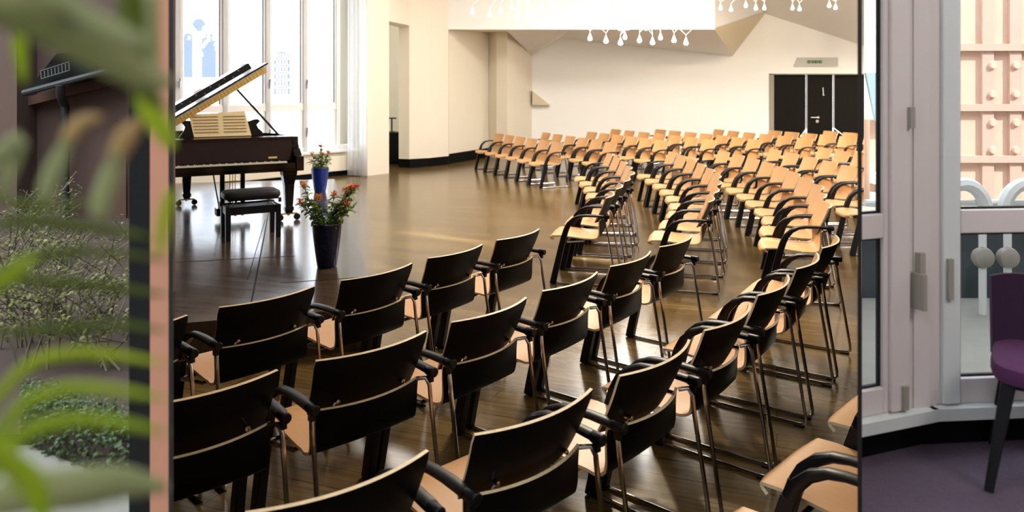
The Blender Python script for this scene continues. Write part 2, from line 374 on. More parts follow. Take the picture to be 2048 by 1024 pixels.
# little triangular wall ledge at the fin
b = MB(); q = [Q(1064,182,21.0), Q(1100,210,21.0), Q(1064,210,21.0)]
b.slab3(q, (0,-.22,0)); struct('trim_3', b, M['facet_tan'], 'small wedge-shaped ledge in the corner of the far wall', cat='ledge')
# bulkhead and faceted ceiling
zb = EYE+(HY-59)*18/F; bx0, bx1 = X(893,18), X(1430,18)
b = MB(); b.box(bx0, bx1, 18.0, 18.15, zb, CEIL)
struct('wall_bulkhead', b, M['white_wall'], 'white bulkhead hanging from the ceiling behind the chandelier', cat='bulkhead')
b = MB(); b.slab3([(bx0,18.05,zb),(rC[0]+.3,18.05,zb),(rD[0],19.45,zb+.07),(rB[0],20.2,zb+.1),(rA[0]-.2,18.2,zb)], (0,0,.04))
struct('ceiling_recess', b, M['plaster'], 'tan soffit over the recess', cat='ceiling')
U = (0,0,.05)
v1137 = Vector((X(1137,18), 18.02, zb)); v1430 = Vector((bx1, 18.02, zb)); v1465 = Q(1465,112,20.99); v1119 = Q(1119,76,20.99); v1063 = Q(1063,112,20.99); v1015 = Vector((rD[0]-.02, 19.35, zb+.06)); v1530 = Q(1530,27,20.99)
b = MB(); b.slab3([(rC[0]+.2,18.05,zb), v1137, v1119, v1063, v1015], U); struct('ceiling_facet_left', b, M['facet'], 'grey triangular ceiling facet left of the chandelier', cat='ceiling')
b = MB(); b.slab3([v1137, v1430, v1465, v1119], U); struct('ceiling_facet', b, M['facet'], 'light grey sloping ceiling facet behind the chandelier', cat='ceiling')
b = MB(); b.slab3([v1430, v1530, v1465], (.03,0,.05)); struct('ceiling_facet_tan', b, M['facet_tan'], 'tan triangular ceiling facet right of the chandelier', cat='ceiling')
b = MB(); b.slab3([v1430, (bx1,18.02,CEIL), v1530], (-.03,0.02,.05)); struct('ceiling_facet_upright', b, M['facet'], 'pale upright ceiling facet right of the chandelier', cat='ceiling')
b = MB(); b.slab3([(bx1,18.02,CEIL), v1530, (11.2,20.99,EYE+(HY-95)*21/F-.28), (6.9,13.9,5.15)], (0,0,.06)); struct('ceiling_slope', b, M['ceil'], 'grey sloping ceiling above the black doors', cat='ceiling')
b = MB()
b.prism([(-10,6.3),wpt(8.0,-.3),wpt(16.5,-.3),(-4.3,16.6),(-4.3,21.5),(13,21.5),(13,6.3)], CEIL, CEIL+.2)
b.prism([(-10,5.62),(-10,6.3),(3.02,6.3),(.77,1.62),(-.77,1.62),(-2.66,5.62)], CEIL, CEIL+.2)
b.prism([(-.77,-3),(13,-3),(13,2.1),(1.0,2.1),(.77,1.62),(-.77,1.62)], CEIL, CEIL+.2)
struct('ceiling', b, M['ceil'], 'high ceiling of the hall', cat='ceiling')
# doors in the far wall
yd = 21.14
d1 = MB().box(X(1548,yd), X(1611,yd), yd, yd+.06, 0, dtop); struct('door_1', d1, M['door'], 'black-brown fixed door panel left of the door leaf', cat='door')
d2 = MB().box(X(1615,yd), X(1665,yd), yd, yd+.06, 0, dtop); d2o = struct('door_2', d2, M['door'], 'black-brown door leaf with steel lever handle in the far wall', cat='door')
d3 = MB().box(X(1669,yd), 10.9, yd, yd+.06, 0, dtop); struct('door_3', d3, M['door'], 'black-brown fixed door panel right of the door leaf', cat='door')
h = MB(); a = Q(1622,235,yd-.05); c = Q(1637,235,yd-.05); h.tube([a, c], .014); h.tube([c, c+Vector((0,.06,0))], .03, 10); e = Q(1634,242.5,yd-.02); h.lathe([(.001,-.02),(.045,-.02),(.045,.02)], e, 12, axis='y')
h.build('door_handle', M['steel'], d2o, smooth=True)
h = MB(); a = Q(1645.5,175,yd-.03); c = Q(1646.5,190,yd-.03); h.tube([a, c], .018); h.ball(c, .035)
h.build('door_closer', M['steel'], d2o, smooth=True)
b = MB(); b.box(doorx0, X(1548,20.98), 20.98, yd+.06, 0, dtop); b.box(doorx0, 10.9, 20.98, 21.0, dtop-.02, dtop+.01)
struct('trim_4', b, M['jamb'], 'grey jamb left of the black doors', cat='trim')
for nm, pxs, lb in (('trim_5', (1613,1613,1600), 'left steel strip between the black door panels'), ('trim_6', (1667,1667,1690), 'right steel strip between the black door panels')):
    b = MB(); yy = yd-.02
    pts = [Q(pxs[0],148.5,yy), Q(pxs[1],256,yy), Q(pxs[2],274,yy-.12)]
    b.tube(pts, .026, 6); struct(nm, b, M['steel'], lb, cat='trim')
# sign above the doors
s = tag(MB().slab3([Q(1588,133,20.95), Q(1676,133,20.95), Q(1676,115,20.95), Q(1595,115,20.95)], (0,.05,0)).build('exit_sign', M['sign']), 'grey exit sign plate with small green lettering on the white wall above the black doors', 'sign')
g = MB(); g.slab3([Q(1615,126.5,20.94), Q(1621,126.5,20.94), Q(1621,121,20.94), Q(1615,121,20.94)], (0,.012,0)); g.slab3([Q(1623,126.5,20.94), Q(1644,126.5,20.94), Q(1644,121,20.94), Q(1623,121,20.94)], (0,.012,0))
g.build('sign_field', M['sign_g'], s)
g = MB()
def bar(x0,y0,x1,y1,wd=.5,D=20.93):
    a, c = Q(x0,y0,D), Q(x1,y1,D); g.tube([a, c], wd*D/F, 4)
bar(1616,123.8,1620,123.8); bar(1616,123.8,1618,122.3); bar(1616,123.8,1618,125.3)
for i, x in enumerate((1625.5,1629.5,1633.5,1637.5,1641.5)):
    if i in (0,2,4): bar(x-1,121.9,x-1,125.8,.4); bar(x+1,121.9,x+1,125.8,.4); bar(x-1,123.8,x+1,123.8,.4)
    else: bar(x-1,121.9,x-1,125.8,.4); bar(x-1,121.9,x+1,121.9,.4); bar(x-1,125.8,x+1,125.8,.4); bar(x-1,123.8,x+.6,123.8,.4)
g.build('lettering', M['sign_w'], s)

# ------------------------------------------------------------------ left court and right bay: platforms and partitions
ZS = .87
def ray(px, D): return (X(px,D), D)
# left platform, partition
b = MB(); b.prism([ray(346,.3), ray(346,5.4), (-10,5.4), (-10,-2.9), (-.3,-2.9)], ZS-.03, ZS)
struct('floor_court', b, M['stone'], 'grey stone terrace of the planted court', cat='floor')
b = MB(); b.prism([(-1.40,2.85), (-2.6,5.38), (-9.9,5.38), (-9.9,2.0), (-1.02,2.0)], ZS, ZS+.03)
struct('floor_bed', b, M['earth'], 'brown earth bed at the foot of the court wall', cat='ground')
Dp = 1.6
b = MB(); b.prism([ray(337,Dp), ray(347,Dp), ray(347,Dp+.05), ray(337,Dp+.05)], ZS, CEIL+.2)
struct('trim_7', b, M['black_post'], 'thin black post between court and hall', cat='post')
b = MB(); b.prism([ray(300,Dp), ray(337,Dp), ray(337,Dp+.22), ray(302,Dp+.22)], ZS, CEIL+.2)
struct('wall_pilaster', b, M['pink'], 'salmon pink pilaster right of the planted court', cat='wall')
b = MB(); b.prism([ray(258,Dp+.06), ray(300,Dp+.06), ray(300,Dp+.25), ray(262,Dp+.25)], ZS, CEIL+.2)
struct('trim_8', b, M['darkpost'], 'dark anthracite post beside the salmon pilaster', cat='post')
e0, e1 = ray(325, Dp+.24), ray(325, 5.4)
b = MB(); b.wall(e0, e1, ZS, CEIL+.2, .05)
struct('wall_court_side', b, M['brown_wall'], 'side wall of the court towards the hall', cat='wall')
b = MB(); b.box(-10, -2.6, 5.4, 5.6, 0, CEIL+.2)
struct('wall_court', b, M['brown_wall'], 'brown-red rendered wall at the back of the planted court', cat='wall')
# right platform, partition
b = MB(); b.prism([ray(1720,.3), ray(1720,2.12), (4.0,2.12), (6,2.12), (13,2.12), (13,-2.9), (.3,-2.9)], ZS-.03, ZS)
struct('floor_carpet', b, M['carpet'], 'purple carpet of the bay room', cat='carpet')
b = MB(); b.prism([ray(1720,2.12), ray(1720,6.3), (13,6.3), (13,2.12)], ZS-.04, ZS-.01)
struct('floor_balcony', b, M['stone'], 'grey terrace outside the bay windows', cat='floor')
b = MB(); b.prism([ray(1715,Dp), ray(1724,Dp), ray(1724,Dp+.05), ray(1715,Dp+.05)], ZS, CEIL)
struct('trim_9', b, M['black_post'], 'thin black post between hall and bay room', cat='post')
b = MB(); b.wall(ray(1717.0,Dp+.05), ray(1719.0,6.3), ZS, CEIL+.2, -.006)
struct('wall_partition', b, M['white_wall'], 'thin white partition between hall and bay room', cat='wall')

# ------------------------------------------------------------------ stage
SZ = .30
st0 = P(669,358,SZ); st1 = P(740,560,SZ); dd = (st0-st1).normalized(); dn = Vector((-dd.y, dd.x, 0))   # dn points left
fr_ = st0+(-dd)*7.75
stage_poly = [st0, fr_, fr_+dn*6.5, st0+dn*6.5]
sb = MB(); 
back_l = Vector((X(300,12.0), 12.0, 0))
sp = [(st0.x,st0.y), (fr_.x,fr_.y), (fr_.x+dn.x*5.2, fr_.y+dn.y*5.2), (-7.6,9.9), (WX(12.2)+.25,11.9)]
sb.prism(sp, 0, SZ)
struct('floor_stage', sb, M['stage'], 'low dark wooden stage under the grand piano', cat='stage')
sm = MB()
for (q0, q1, wd) in ((P(503,604,SZ), P(545,385,SZ), .006), (P(495,560,SZ), P(530,440,SZ), .003)):
    sm.sweep([q0+Vector((0,0,.001)), q1+Vector((0,0,.001))], lambda i: [(-wd,-.001),(wd,-.001),(wd,.001),(-wd,.001)])
for (q0, q1) in ((P(347,525,SZ), P(590,512,SZ)), (P(560,566,SZ), P(733,554,SZ))):
    sm.sweep([q0+Vector((0,0,.001)), q1+Vector((0,0,.001))], lambda i: [(-.003,-.001),(.003,-.001),(.003,.001),(-.003,.001)])
struct('trim_10', sm, M['black_base'], 'thin dark seams between the stage boards', cat='seam')

# ------------------------------------------------------------------ chairs
def smooth(t): return t*t*(3-2*t)
def shell_pt(u, v):
    # v along profile from seat front to top of lower back; u across
    prof = [(.300,.405),(.292,.428),(.262,.446),(.18,.452),(.06,.444),(-.06,.432),(-.145,.432),(-.188,.448),(-.212,.485),(-.230,.54),(-.246,.585),(-.258,.622)]
    t = v*(len(prof)-1); i = min(int(t), len(prof)-2); f = t-i
    y = prof[i][0]*(1-f)+prof[i+1][0]*f; z = prof[i][1]*(1-f)+prof[i+1][1]*f
    s = 2*u-1
    hw = .235+.012*(v if v > .5 else 0)
    # round the front corners
    if v < .18: y -= .06*abs(s)**5*(1-v/.18)
    k = max(0, (v-.55)/.45)
    y += .060*s*s*smooth(min(1,k))
    z += -.010*(1-k)*s*s*0 + .006*s*s*(1-k)
    return (s*hw, y, z)
def back_pt(u, v):
    s = 2*u-1
    hw = .235+.022*v; z = .595+.237*v; y = -.205-.105*v-.03*v*(1-v)
    y += .054*s*s
    if v > .93: hw -= .006
    return (s*hw, y, z)
def make_chair(label, group):
    t = thing('conference_chair', label, 'chair', group=group)
    m = MB(); m.grid(lambda u,v: shell_pt(1-u,v), 12, 26, .012)
    m.build('seat_shell', [M['beech'], M['blackwood'], M['edge']], t, smooth=True)
    m = MB(); m.grid(lambda u,v: back_pt(1-u,v), 12, 8, .011)
    m.build('backrest', [M['beech'], M['blackwood'], M['edge']], t, smooth=True)
    for s in (-1, 1):
        x = s*.272
        # bent wooden leg, rises and bends back into the armrest
        pts = [(x,.240,.0),(x,.218,.10),(x,.190,.22),(x,.162,.34),(x,.134,.45),(x,.108,.53)]
        m = MB(); m.sweep(pts, lambda i: [(-.022,-.031+.001*i),(.022,-.031+.001*i),(.022,.031-.001*i),(-.022,.031-.001*i)], up=(1,0,0))
        m.build('leg', M['blackleg'], t, bevel=.006)
        pts = [(x,.109,.525),(x,.086,.575),(x,.042,.622),(x,-.012,.650),(x,-.07,.660),(x,-.15,.663),(x,-.25,.660)]
        def sec(i):
            a = .022+.002*min(i,3)*0; h = (.026,.023,.019,.015,.0125,.0125,.014)[i]
            return [(-a,-h*.5),(-a*.6,-h),(a*.6,-h),(a,-h*.5),(a,h*.5),(a*.6,h),(-a*.6,h),(-a,h*.5)]
        m = MB(); m.sweep(pts, sec, up=(1,0,0)); 
        m.lathe([(.017,-.004),(.021,0),(.021,.045),(.016,.052)], (x,-.296,.658), 12, axis='y')
        m.box(x-.010, x+.010, -.278, -.255, .612, .65)
        m.build('armrest', M['blackleg'], t, smooth=True)
        # chrome tube: rear leg and floor runner
        r = .0095
        pts = [(x*.86,-.222,.622),(x*.95,-.252,.628),(x*.985,-.266,.60),(x*.99,-.276,.52),(x,-.318,.27),(x,-.352,.06),(x,-.352,.030),(x,-.335,.014),(x,-.29,.0105),(x,0,.0105),(x,.215,.0105)]
        m = MB(); m.tube([Vector(p) for p in pts], r, 8); m.build('rear_leg', M['chrome'], t, smooth=True)
        m = MB(); m.box(x-.014, x+.014, -.345, -.29, 0, .008); m.build('glide', M['blackleg'], t)
        m = MB(); m.lathe([(.001,-.022),(.009,-.020),(.009,.012)], (s*.15,-.226,.640), 8, axis='y'); m.tube([(s*.15,-.232,.640),(s*.165,-.232,.626)], .005, 6)
        m.build('bolt', M['chrome'], t, smooth=True)
    m = MB(); m.tube([(-.283,.10,.405),(.283,.10,.405)], .010, 8); m.tube([(-.24,-.05,.412),(.24,-.05,.412)], .010, 8)
    m.tube([(-.24,-.05,.412),(-.283,.10,.405)], .009, 6); m.tube([(.24,-.05,.412),(.283,.10,.405)], .009, 6)
    m.build('under_frame', M['chrome'], t, smooth=True)
    return t
def spline(pts, n):
    """n points at equal arc length along a Catmull-Rom curve"""
    p = [Vector((a,b)) for a, b in pts]; p = [p[0]*2-p[1]]+p+[p[-1]*2-p[-2]]; out = []
    for i in range(1, len(p)-2):
        for k in range(20):
            t = k/20; a,b,c,d = p[i-1],p[i],p[i+1],p[i+2]
            out.append(.5*((2*b)+(c-a)*t+(2*a-5*b+4*c-d)*t*t+(3*b-a-3*c+d)*t**3))
    out.append(p[-2]); L = [0]
    for i in range(1, len(out)): L.append(L[-1]+(out[i]-out[i-1]).length)
    res = []
    for k in range(n):
        s = L[-1]*k/(n-1); i = max(j for j in range(len(L)) if L[j] <= s+1e-9); i = min(i, len(out)-2)
        f = (s-L[i])/max(L[i+1]-L[i],1e-9); q = out[i].lerp(out[i+1], f); t = (out[min(i+2,len(out)-1)]-out[max(i-1,0)]).normalized()
        res.append((q, t))
    return res
# rows: curve through the back centres (near to far), number of chairs
ROWS = {
 'A': [ [(-1.62,3.08),(-1.17,3.58),(-.73,4.06),(-.33,4.58),(.07,5.11)],
        [(-1.03,2.46),(-.51,2.90),(-.03,3.41),(.39,3.92),(.78,4.42),(1.14,4.9)],
        [(-.42,1.88),(.1,2.29),(.58,2.76),(1.02,3.28),(1.42,3.82),(1.80,4.34),(2.16,4.87)],
        [(.99,1.88),(1.44,2.36),(1.89,2.84)] ],
 'B': [ [(.97,7.08),(1.15,7.7),(1.34,8.35),(1.5,9.0),(1.57,9.7),(1.6,10.3),(1.6,10.9),(1.58,11.5)],
        [(1.88,6.83),(2.14,7.55),(2.42,8.45),(2.55,9.2),(2.62,10.0),(2.65,10.9),(2.64,11.8)],
        [(2.83,6.5),(3.06,7.15),(3.3,7.8),(3.42,8.5),(3.55,9.4),(3.6,10.3),(3.58,11.2),(3.53,11.95)],
        [(4.36,8.3),(4.48,9.0),(4.53,9.8),(4.55,10.5),(4.54,11.3),(4.5,12.3)],
        [(5.5,10.75),(5.52,11.7),(5.5,12.65)] ],
 'C': [ [(.92,14.06),(.36,15.4),(-.25,16.8)],
        [(1.95,14.05),(1.45,15.6),(.85,17.2)],
        [(3.05,14.6),(2.6,15.9),(1.97,17.5)],
        [(4.08,14.85),(3.6,16.4),(2.72,18.7)],
        [(5.02,14.9),(4.6,16.6),(3.85,18.6)],
        [(6.22,15.3),(5.85,16.7),(5.35,18.6)],
        [(7.36,15.8),(7.0,16.9),(6.6,18.1)],
        [(8.30,16.6),(8.1,17.2),(7.9,17.9)] ] }
NUM = {'A':[5,6,7,3], 'B':[8,9,10,7,4], 'C':[6,6,6,7,7,6,5,3]}
ORD = ['first','second','third','fourth','fifth','sixth','seventh','eighth','ninth','tenth']
BLK = {'A':('black-backed chair seen from behind, %s from left, %s row of the nearest block', 'chairs of the nearest block, row %s'),
       'B':('beech chair seen sideways, %s from near end, %s row of the middle block', 'chairs of the middle block, row %s'),
       'C':('light beech chair, %s from near end, %s row of the far block', 'chairs of the far block, row %s')}
proto = None
for blk, rows in ROWS.items():
    for r, row in enumerate(rows):
        for k, (q, t) in enumerate(spline(row, NUM[blk][r])):
            fx, fy = -t.y, t.x
            if blk == 'A' and r == 3: fx, fy = -.70, .714
            if blk == 'B':
                v_ = Vector((fx*.75-.25, fy*.75)).normalized(); fx, fy = v_.x, v_.y
            ang = math.atan2(fy, fx)-PI/2 + random.uniform(-.02,.02)
            loc = (q.x+fx*.29, q.y+fy*.29, 0)
            lab = BLK[blk][0] % (ORD[k], ORD[r]); grp = BLK[blk][1] % ORD[r]
            if blk == 'A' and r == 3: lab = 'beech seated chair beside the black post, %s from near end, last row of nearest block' % ORD[k]
            if proto is None:
                proto = make_chair(lab, grp); proto.location = loc; proto.rotation_euler = (0,0,ang)
            else: dup_thing(proto, loc, ang, lab, grp)

# ------------------------------------------------------------------ grand piano
pc = Vector((-3.216, 8.27, SZ)); pyaw = math.atan2(.508, .861)
g = thing('grand_piano', 'black grand piano with raised lid and open sheet music on the low stage', 'piano', pc, pyaw)
# outline of the case in plan, origin between front legs; x right (treble), y away from the pianist
def bent(t):    # right side curve from front right to tail
    pts = [(.775,.10),(.775,.55),(.73,.85),(.55,1.15),(.36,1.45),(.25,1.75),(.12,2.02),(-.15,2.14),(-.45,2.14),(-.76,2.02),(-.88,1.8)]
    return pts
out = [(-.88,.10)]+bent(0)
inn = [(x*.955, y*.965+.03 if y > .2 else y) for x, y in out]
m = MB(); n = len(out)
zt, zl = .99, .64
vs = [(x,y,zl) for x,y in out]+[(x,y,zt) for x,y in out]+[(x,y,zt) for x,y in inn]+[(x,y,.80) for x,y in inn]
fs = []
for i in range(n):
    j = (i+1)%n
    fs += [(i,j,n+j,n+i),(n+i,n+j,2*n+j,2*n+i),(2*n+i,2*n+j,3*n+j,3*n+i)]
fs.append(tuple(range(n-1,-1,-1)))
m.add(vs, fs); m.build('case', M['piano'], g, bevel=.008)
m = MB(); m.prism([(x*.98,y) for x,y in inn if True], .80, .83); m.build('iron_frame', M['gold'], g)
m = MB()
for i in range(22):
    x = -.66+.06*i; y1 = 1.75-.055*abs(i-4)*1.1
    m.tube([(x,.48,.845),(x-.02,max(y1-.25,.7),.845)], .004, 4)
m.build('string', M['gold'], g)
# keybed, cheeks, keys, fallboard
m = MB(); m.box(-.88,.775,-.13,.14,.60,.68); m.box(-.70,.70,-.145,-.13,.63,.70); m.build('keybed', M['piano'], g, bevel=.006)
for s in (-1,1):
    m = MB(); m.sweep([(s*.742,-.15,.63),(s*.742,-.15,.631)], lambda i: [(0,0)]*3) if False else None
    prof = [(-.15,.60),(.20,.60),(.20,.99),(.115,.99),(.105,.90),(.075,.86),(.03,.845),(-.03,.80),(-.06,.775),(-.15,.77)]
    x0, x1 = (s*.708, .80) if s > 0 else (-.708, -.90)
    if x0 > x1: x0, x1 = x1, x0
    vs = [(x0,a,c) for a,c in prof]+[(x1,a,c) for a,c in prof]; k = len(prof)
    m.add(vs, [tuple(range(k-1,-1,-1)), tuple(range(k,2*k))]+[(i,(i+1)%k,k+(i+1)%k,k+i) for i in range(k)])
    m.build('cheek', M['piano'], g, bevel=.008)
m = MB()
for i in range(52): x = -.61+i*.0235; m.box(x,x+.0225,-.125,.03,.69,.715)
m.build('white_keys', M['ivory'], g)['kind'] = 'stuff'
m = MB()
for i in range(51):
    if i%7 not in (2,6): x = -.61+(i+1)*.0235; m.box(x-.006,x+.006,-.075,.03,.715,.727)
m.build('black_keys', M['piano'], g)['kind'] = 'stuff'
m = MB(); m.slab3([(-.708,.035,.715),(.708,.035,.715),(.708,.07,.96),(-.708,.07,.96)], (0,.02,0)); m.box(-.72,.72,.06,.30,.96,.995); m.build('fallboard', M['piano_red'], g)
m = MB(); m.slab3([(.43,.033,.745),(.53,.033,.745),(.53,.036,.765),(.43,.036,.765)], (0,-.004,0)); m.build('nameplate', M['brass'], g)
# music desk with scrolled ends
m = MB(); z0 = .995; tl = .10
prof = [(-.50,0),(.46,0),(.44,.05),(.40,.09),(.385,.13),(.41,.155),(.43,.175),(.40,.20),(.35,.195),(.30,.175),(-.30,.175),(-.37,.195),(-.44,.20),(-.47,.185),(-.44,.155),(-.42,.12),(-.44,.07)]
m.slab3([(x,.42+h*.35,z0+h) for x,h in prof], (0,.018,0)); m.build('music_desk', M['piano'], g)
# lid
al = math.radians(32)
def lidp(a, y, o=0.0): return Vector((-.88+a*math.cos(al)-o*math.sin(al), y, zt+.01+a*math.sin(al)+o*math.cos(al)))
lp = [(0,.42),(1.64,.42),(1.64,.60),(1.60,.88),(1.42,1.18),(1.22,1.48),(1.1,1.78),(.96,2.04),(.7,2.17),(.4,2.17),(.18,2.04),(0,1.85)]
m = MB(); m.slab3([lidp(a,y,0) for a,y in lp], lidp(0,0,.022)-lidp(0,0,0)); m.build('lid', M['piano'], g)
m = MB(); m.slab3([lidp(a,y,.055) for a,y in ((-.02,.42),(1.45,.42),(1.45,.86),(-.02,.86))], lidp(0,0,.075)-lidp(0,0,.0)); m.build('folded_lid_flap', M['piano'], g, bevel=.01)
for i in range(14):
    m = MB(); m.ball(lidp(.1+i*.092,.415,.075+.035*(i%2)), .010, 6); m.build('lid_window_glint', M['steel'], g)  # small beads modelled in place of window reflections on the black flap
m = MB(); m.slab3([lidp(a,y,-.078) for a,y in ((.02,.425),(1.58,.425),(1.58,.50),(.02,.50))], lidp(0,0,.072)-lidp(0,0,0)); 
m.build('lid_plate_reflection', M['gold'], g)  # gold strip modelled as the iron frame's reflection under the lid
m = MB()
for i in range(36): m.slab3([lidp(.04+i*.043,.418,-.070),lidp(.052+i*.043,.418,-.070),lidp(.052+i*.043,.418,-.008),lidp(.04+i*.043,.418,-.008)], (0,.006,0))
m.build('lid_string_reflection', M['brass'], g)['kind'] = 'stuff'  # ticks modelled as the strings reflected in the lid
m = MB(); m.sweep([(.66,.52,.985), lidp(1.17,.52,-.02)], lambda i: [(-.014,-.012),(.014,-.012),(.014,.012),(-.014,.012)]); m.build('lid_prop', M['piano'], g)
# legs with double casters
def pleg(x, y):
    m = MB(); 
    rg = [(.075,.62),(.085,.60),(.080,.54),(.058,.44),(.045,.20),(.042,.17),(.052,.165),(.052,.12),(.042,.115),(.040,.09)]
    vs = []; fs = []
    for r, z in rg: vs += [(x-r,y-r,z),(x+r,y-r,z),(x+r,y+r,z),(x-r,y+r,z)]
    for i in range(len(rg)-1):
        for j in range(4): fs.append((i*4+j, i*4+(j+1)%4, (i+1)*4+(j+1)%4, (i+1)*4+j))
    fs += [(0,1,2,3), tuple(len(rg)*4-4+j for j in (3,2,1,0))]
    m.add(vs, fs); l = m.build('leg', M['piano'], g, bevel=.005)
    c = MB(); c.box(x-.10,x+.10,y-.012,y+.012,.072,.092); c.tube([(x,y,.06),(x,y,.10)], .018, 8)
    c.build('caster_bracket', M['brass'], l, smooth=True)
    for s in (-1,1):
        c = MB(); c.lathe([(.001,-.022),(.036,-.022),(.040,-.01),(.040,.01),(.036,.022),(.001,.022)], (x+s*.098,y,.040), 14, axis='y'); c.build('caster', M['piano'], l, smooth=True)
pleg(-.83,.02); pleg(.66,.02); pleg(-.25,1.85)
# lyre
m = MB(); m.box(-.14+.1,-.09+.1,.42,.47,.14,.64); m.box(.09+.1,.14+.1,.42,.47,.14,.64); m.box(-.19+.1,.19+.1,.36,.52,.06,.15); m.tube([(-.17+.1,.9,.62),(-.14+.1,.50,.13)], .010, 6); m.tube([(.17+.1,.9,.62),(.14+.1,.50,.13)], .010, 6)
l = m.build('pedal_lyre', M['piano'], g, bevel=.006)
m = MB(); 
for x in (.07,.1,.13): m.tube([(x,.44,.14),(x,.44,.62)], .005, 6)
m.box(-.01,.21,.435,.445,.44,.46); m.build('pedal_rod', M['brass'], l)
for x in (.02,.1,.18):
    m = MB(); m.box(x-.014,x+.014,.24,.37,.065,.08); m.build('pedal', M['brass'], l, bevel=.004)
# sheet music
sh = thing('sheet_music', 'open cream sheet music book standing on the music desk of the piano', 'sheet music', pc, pyaw)
m = MB(); zs = 1.0
def shp(x, h, o=0): return (x, .40+h*.42+o-.02*abs(abs(x+.02)-.16)/.16*0, zs+h)
m.slab3([shp(-.33,0), shp(-.01,0), shp(-.035,.275), shp(-.375,.262)], (0,.010,0)); m.slab3([shp(-.01,0), shp(.31,0), shp(.255,.292), shp(-.035,.275)], (0,.010,0)); m.build('page', M['paper'], sh)
m = MB()
for pg in (0,1):
    for r in range(6):
        for ln in range(3):
            h = .235-r*.036-ln*.006; a, c = (-.35+.03*(1-h*3),-.055) if pg == 0 else (.0,.245+.02*(1-h*3))
            m.slab3([shp(a,h,-.004), shp(c,h,-.004), shp(c,h+.002,-.004), shp(a,h+.002,-.004)], (0,.002,0))
        rr = random.Random(r+pg*9)
        for k in range(12):
            xx = (a+.01)+(c-a-.02)*k/12+rr.uniform(0,.01); h = .235-r*.036-rr.choice((0,.004,.008,.012))
            m.slab3([shp(xx,h,-.005), shp(xx+.006,h,-.005), shp(xx+.006,h+.006,-.005), shp(xx,h+.006,-.005)], (0,.002,0))
m.build('staves', M['ink'], sh)
# stool
sc = P(500,470,SZ); sc.z = SZ
stl = thing('piano_stool', 'black adjustable piano stool with padded leather seat in front of the piano', 'stool', (-2.76,7.66,SZ), pyaw*1.0)
m = MB(); hw, hd = .285, .175
def cush(u, v):
    return None
n = 28; vs = []; fs = []; prof = [(.94,.415),(1,.43),(1.01,.455),(.985,.482),(.90,.497),(.6,.503),(.0,.505)]
for k, (r, z) in enumerate(prof):
    for j in range(n):
        a = 2*PI*j/n; ca, sa = math.cos(a), math.sin(a); e = .38
        x = hw*r*math.copysign(abs(ca)**e, ca); y = hd*r*math.copysign(abs(sa)**e, sa); vs.append((x,y,z))
for i in range(len(prof)-1):
    for j in range(n): fs.append((i*n+j, i*n+(j+1)%n, (i+1)*n+(j+1)%n, (i+1)*n+j))
fs.append(tuple(range(n-1,-1,-1))); m.add(vs, fs); m.build('cushion', M['leather'], stl, smooth=True)
m = MB(); m.box(-.255,.255,-.15,.15,.405,.418); m.build('seat_board', M['piano'], stl)
for sx in (-1,1):
    for sy in (-1,1):
        m = MB(); m.hexa([(sx*.25-.024,sy*.14-.024,0),(sx*.25+.024,sy*.14-.024,0),(sx*.25+.024,sy*.14+.024,0),(sx*.25-.024,sy*.14+.024,0),(sx*.25-.026,sy*.14-.026,.345),(sx*.25+.026,sy*.14-.026,.345),(sx*.25+.026,sy*.14+.026,.345),(sx*.25-.026,sy*.14+.026,.345)])
        m.build('leg', M['blackleg'], stl, bevel=.004)
m = MB(); m.box(-.25,.25,-.155,-.135,.265,.345); m.box(-.25,.25,.135,.155,.265,.345); m.box(-.265,-.245,-.14,.14,.265,.345); m.box(.245,.265,-.14,.14,.265,.345); m.box(-.25,.25,-.14,.14,.325,.34)
m.build('apron', M['blackleg'], stl)
m = MB()
for sx in (-1,1):
    for sy in (-1,1): m.tube([(sx*.22,sy*.10,.335),(sx*.15,sy*.10,.41)], .008, 6)
m.tube([(-.30,0,.37),(.24,0,.37)], .008, 6); m.build('lift_mechanism', M['chrome'], stl)
for sx in (-1,1):
    m = MB(); m.lathe([(.001,-.012),(.026,-.012),(.026,.012),(.001,.012)], (sx*.30,0,.37), 12, axis='x'); m.build('knob', M['blackleg'], stl, smooth=True)

